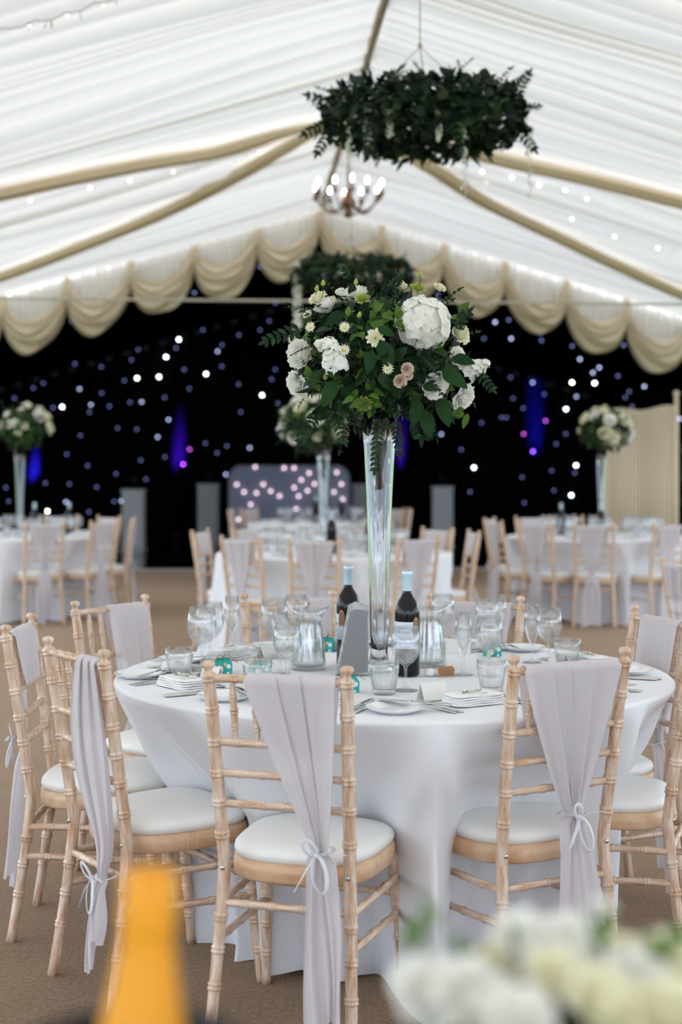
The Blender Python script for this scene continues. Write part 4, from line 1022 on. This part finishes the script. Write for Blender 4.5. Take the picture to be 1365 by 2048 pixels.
# --- hanging wreaths
def wreath(c,R,tube_r,top,lab,seed,n1,garl,n2=40,flowers=(),apex=.385):
    e=empty('hanging_wreath',c); tag(e,lab,'wreath','hanging foliage wreaths'); r=random.Random(seed)
    m=MB()
    P=[(R*cos(2*pi*k/48),R*sin(2*pi*k/48),0) for k in range(49)]; m.tube(P,.02,8); m.build('hoop',STEM,e)
    m=MB()
    for k in range(n1):
        a=r.uniform(0,2*pi); b=r.uniform(0,2*pi); q=tube_r*r.uniform(.3,1.0)**.6; er=Vector((cos(a),sin(a),0)); n=er*cos(b)+Vector((0,0,1))*sin(b)
        p=er*R+n*q; d=n*.5+Vector((-sin(a),cos(a),0))*r.uniform(-1,1)+rvec(r)*.6
        L=r.uniform(.05,.10); rd=r.random()<.45
        leaf(m,p,d,n+rvec(r)*.4,L*(.75 if rd else 1),L*(.68 if rd else .32),r.uniform(0,.3))
    m.build('foliage',LEAFE,e)
    m=MB()
    for k in range(n2):
        a=r.uniform(0,2*pi); er=Vector((cos(a),sin(a),0)); b=r.uniform(-.5,2.6); n=er*cos(b)+Vector((0,0,1))*sin(b)
        sprig(m,er*R+n*tube_r*.7,n+rvec(r)*.5,n,r.uniform(.08,.15),6,.04,r,droop=.5)
    m.build('eucalyptus_sprigs',LEAFE,e)
    if R>.3 and top>4.61:
        for (a,zz_,dx,dz,q) in ((.15,.10,.5,1,7),(3.0,.0,-1,-.3,6),(3.3,-.05,-.7,-1,6),(.1,-.02,.7,-.7,6),(4.1,-.1,-.2,-1,6),(5.0,-.1,.1,-1,5),(2.8,.10,-1,.5,5)):
            er=Vector((cos(a),sin(a),0)); m=MB(); sprig(m,er*(R+.08)+Vector((0,0,zz_)),(dx,-.2,dz),(0,-1,.2),.17,q,.050,r,droop=.3); m.build('outer_sprig',LEAFE,e)
    for (a,z,s_) in flowers:
        o=rose_mesh(.035*s_,seed+int(a*9),.7,'white_flower',PETAL,3); o.parent=e; er=Vector((cos(a),sin(a),0)); orient(o,-er+Vector((0,-.6,-.2)),er*(R-tube_r*.2)+Vector((0,0,z)))
    for (dx,dy,z0,L,dens,w_) in garl:
        m=MB(); pts=[(dx+.01*sin(k*1.3),dy,z0-L*k/12) for k in range(13)]; m.tube(pts,.0018,4); 
        for k in range(int(L*dens)):
            v=r.random(); p=Vector((dx+r.uniform(-w_,w_),dy+r.uniform(-w_,w_),z0-L*v))
            for q in range(3): leaf(m,p,rvec(r),rvec(r),.017,.013,.2,.1,3)
        m.build('blossom_garland',PETAL,e)
    m=MB()
    for k in range(3):
        a=radians(200+k*120); m.tube([(R*cos(a),R*sin(a),0),(0-.02,0,apex)],.0035,6)
    m.tube([(-.02,0,apex),(-.02,0,top-c[2])],.0035,6); m.ball((-.02,0,apex+.01),.014,8); m.build('rope',ROPE,e)
    return e
wc=px(848,238,7.6)
wreath(wc,.40,.125,4.62,'large hanging ring of dark eucalyptus foliage with white garlands, nearest the camera',3,2600,
  [((775-848)/374,-.35,.02,.20,260,.012),((868-848)/374,-.38,.02,.22,260,.012),((735-848)/374,-.28,-.02,.17,240,.02),((918-848)/374,-.36,-.05,.44,70,.012),((1058-848)/374,-.02,-.08,.34,60,.015),((700-848)/374,-.2,-.05,.2,140,.02)],60,
  [(0.1,.08,1.2),(.25,.02,1.0),(1.3,-.02,1),(1.6,-.03,1),(1.9,0,1),(1.75,-.04,.8),(2.3,.0,.8),(1.45,.02,.9),(3.1,-.02,.8)])
w2=px(707,550,12.4)
wreath(w2,.40,.115,4.6,'second hanging foliage ring, blurred, above the large bouquet',8,1500,[((596-707)/229,-.05,.10,.58,500,.035)],30,[(4.4,-.02,1.5),(4.9,-.05,1.5),(5.3,-.05,1.4),(4.0,-.05,1.4)],.33)

# --- chandelier
cc=px(697,400,13.35); ch=empty('chandelier',cc); tag(ch,'bronze chandelier with twelve candle bulbs under the marquee ridge','chandelier')
m=MB(); m.lathe([(.0001,-.17),(.03,-.165),(.05,-.14),(.035,-.115),(.015,-.10),(.05,-.07),(.075,-.03),(.06,.01),(.03,.03),(.045,.06),(.02,.09),(.012,.12),(.010,.30)],20); m.tube([(0,0,.30),(0,0,4.58-cc.z)],.007,8); m.build('centre_column',BRONZE,ch)
for k in range(12):
    a=2*pi*k/12+.1; er=Vector((cos(a),sin(a),0)); R_=.34 if k%2 else .30; zz=.06 if k%2 else .03
    m=MB(); pts=[]
    for j in range(13): u=j/12; pts.append(er*(.04+(R_-.04)*u)+Vector((0,0,-.03-.13*sin(pi*u)*(1-.3*u)+.06*u)))
    m.tube(pts,.0075,6); p=pts[-1]; m.lathe([(.0001,-.02),(.012,-.01),(.035,.005),(.03,.012),(.014,.014),(.013,.075),(.0001,.076)],12,p); arm=m.build('arm',BRONZE,ch)
    m=MB(); m.lathe([(.0001,.076),(.010,.082),(.0145,.100),(.010,.123),(.0001,.140)],10,p); m.build('bulb',BULB,arm)

# --- fairy lights along the lining
def fairy(pts,lab,n,seed,wire_r=.003,drop=.10,bulb=.008):
    W=[roofhit(x,y,drop) for x,y in pts]; e=empty('fairy_light_string',W[0]); tag(e,lab,'string light','fairy lights along the lining'); r=random.Random(seed)
    Q=[]
    for i in range(len(W)-1):
        for k in range(12): Q.append(W[i].lerp(W[i+1],k/12)-W[0]+Vector((0,0,-.02*sin(k*pi/12)+r.uniform(-.004,.004))))
    Q.append(W[-1]-W[0]); m=MB(); m.tube(Q,wire_r,5); 
    for k in range(n*2):
        p=Q[int(r.random()*(len(Q)-1))]; m.tube([p,p+Vector((r.uniform(-.02,.02),0,-.045))],wire_r*.8,4)
    m.build('wire',WIRE,e)
    m=MB(); m.ball((0,0,0),bulb,8); b=m.build('bulb',FAIRY)
    for k in range(n):
        o=bpy.data.objects.new('bulb',b.data); COL.objects.link(o); o.parent=e; o.location=Q[int((k+.5)/n*(len(Q)-1))]+Vector((0,0,-.02))
    bpy.data.objects.remove(b)
fairy([(-60,70),(0,56),(70,40),(130,25),(190,5),(240,-12)],'string of fairy lights across the lining at the top left corner',4,1,.0035,.12,.003)
fairy([(940,330),(1041,353),(1131,376),(1219,402),(1365,440)],'string of fairy lights under the right upper swag',7,2,.002,.05,.007)
fairy([(0,405),(180,372),(300,345),(440,318),(560,285)],'string of fairy lights under the left upper swag',6,3,.002,.05,.004)
fairy([(860,340),(975,358),(1100,410),(1230,470),(1360,498)],'string of fairy lights between the two right swags',6,4,.002,.05,.005)

# --- foreground table with bottle bucket and low flowers
FT=(.12,.55); table('t',FT,.90,'near table below the camera, its top just out of the picture')
cloth('c',FT,.90,[0,2,4],label='white tablecloth on the near table below the camera',seed=3,NT=160,tuck=.02)
p=px(298,1735,.88)
e=empty('champagne_bottle',(p.x-.016,p.y-.0,p.z-.315)); tag(e,'champagne bottle with orange foil neck standing in a dark bucket, foreground left','bottle')
e.rotation_euler=(radians(0),radians(3.2),0)
m=MB(); m.lathe([(.0001,0),(.040,.002),(.043,.01),(.043,.15),(.036,.18),(.0001,.181)],28); m.build('body',mat('green_glass',(.01,.02,.012),.08,coat=.5),e)
m=MB(); m.lathe([(.0405,.155),(.038,.17),(.029,.205),(.0222,.235),(.0175,.262),(.0162,.275),(.0175,.283),(.0175,.290),(.0165,.295),(.0172,.309),(.014,.314),(.0001,.3155)],28); m.build('foil_neck',mat('orange_foil',(.80,.32,.002),.45,.1,bump=.3,bscale=60),e)
bk_=empty('wine_bucket',(p.x-.012,p.y,.7605)); tag(bk_,'dark wine bucket around the champagne bottle, foreground left','bucket')
m=MB(); m.lathe([(.0001,0),(.060,0),(.064,.01),(.078,.243),(.082,.250),(.079,.254),(.074,.243),(.060,.012),(.0001,.010)],32); m.build('pail',mat('bucket_dark',(.03,.035,.035),.25,.6),bk_)
m=MB(); m.tube([(.080+.0*k+.045*sin(pi*k/10),0.0,.26-.11*k/10) for k in range(11)],.004,6); m.build('handle',MATS['bucket_dark'],bk_)
low=empty('low_flower_arrangement',(.31,.98,.7605)); tag(low,'blurred low arrangement of white roses and greenery, foreground right','bouquet'); r=random.Random(77)
def lowp(x,y,d): return px(x,y,d*.87)-low.location
m=MB(); m.lathe([(.0001,0),(.05,0),(.075,.05),(.07,.055),(.0001,.05)],20); m.build('dish',MATS['bucket_dark'],low)
m=MB()
for k in range(620):
    x=r.uniform(-.19,.26); y=r.uniform(-.10,.16); zt=.285-.25*abs(x-.02)-.5*abs(y)
    z=r.uniform(.03,max(.05,zt)); leaf(m,(x,y,z),Vector((x*2,y*2,.3))+rvec(r)*.8,rvec(r),r.uniform(.03,.06),r.uniform(.018,.03),.2)
m.build('large_leaves',LEAFD,low)
m=MB()
for k in range(200):
    x=r.uniform(-.20,.26); y=r.uniform(-.10,.14); z=r.uniform(.12,.25-.22*abs(x))
    leaf(m,(x,y,z),Vector((x,y,.6))+rvec(r)*.8,rvec(r),r.uniform(.03,.05),r.uniform(.015,.025),.2)
m.build('fresh_leaves',LEAFL,low)
for (x,y,R_,d,mt) in [(865,1985,.033,1.08,PETAL),(950,1995,.035,1.05,PETAL),(1000,1925,.020,1.12,PETALC),(1065,1895,.034,1.12,PETAL),(1145,1900,.036,1.13,PETAL),(1120,1950,.026,1.05,PETALC),(1230,1930,.030,1.15,PETALC),(1290,1975,.034,1.10,PETAL),(1345,1920,.028,1.16,PETALC),(1215,2005,.032,1.02,PETALC),(1040,2030,.026,1.0,PETAL),(1350,2030,.034,1.02,PETALC),(1205,1815,.012,1.2,PETAL)]:
    o=rose_mesh(R_*.76,int(x),.6,'rose',mt,4); o.parent=low; orient(o,Vector((r.uniform(-.4,.4),-.5,.8)),lowp(x,y,d))
m=MB()
for (x,y,dx,dz,L) in [(828,1895,.2,1,.026),(862,1840,-.3,1,.018),(1205,1885,.3,1,.025),(1330,1920,.4,1,.03),(930,1935,-.3,1,.026),(1040,1905,-.3,.8,.022)]:
    m=MB(); leaf(m,lowp(x,y,1.12),(dx,0,dz),(0,-1,0),L,L*.35,.1); leaf(m,lowp(x,y+20,1.12),(-dx,0,dz),(0,-1,0),L,L*.35,.1)
    m.tube([lowp(x,y,1.12),(lowp(x,y,1.12)+Vector((.0,.0,-.10)))],.0015,5); m.build('leafy_sprig',LEAFL,low)
# dark shrub at the right edge, beyond the screen
e=empty('potted_shrub',px(1372,1000,17.5)); e.location.z=0; tag(e,'dark potted shrub at the right picture edge beside the cream screen','plant')
m=MB(); m.lathe([(.0001,0),(.13,0),(.17,.33),(.15,.33),(.0001,.3)],20); m.build('pot',mat('slate_blue',(.03,.06,.09),.6),e)
m=MB(); m.tube([(0,0,.3),(0,0,1.2)],.015,8); m.build('trunk',STEM,e)
m=MB(); r=random.Random(4)
for k in range(260): n=rvec(r); leaf(m,(n.x*.28,n.y*.28,1.32+n.z*.33),n+rvec(r),n,.10,.04,.2)
m.build('foliage',LEAFE,e)
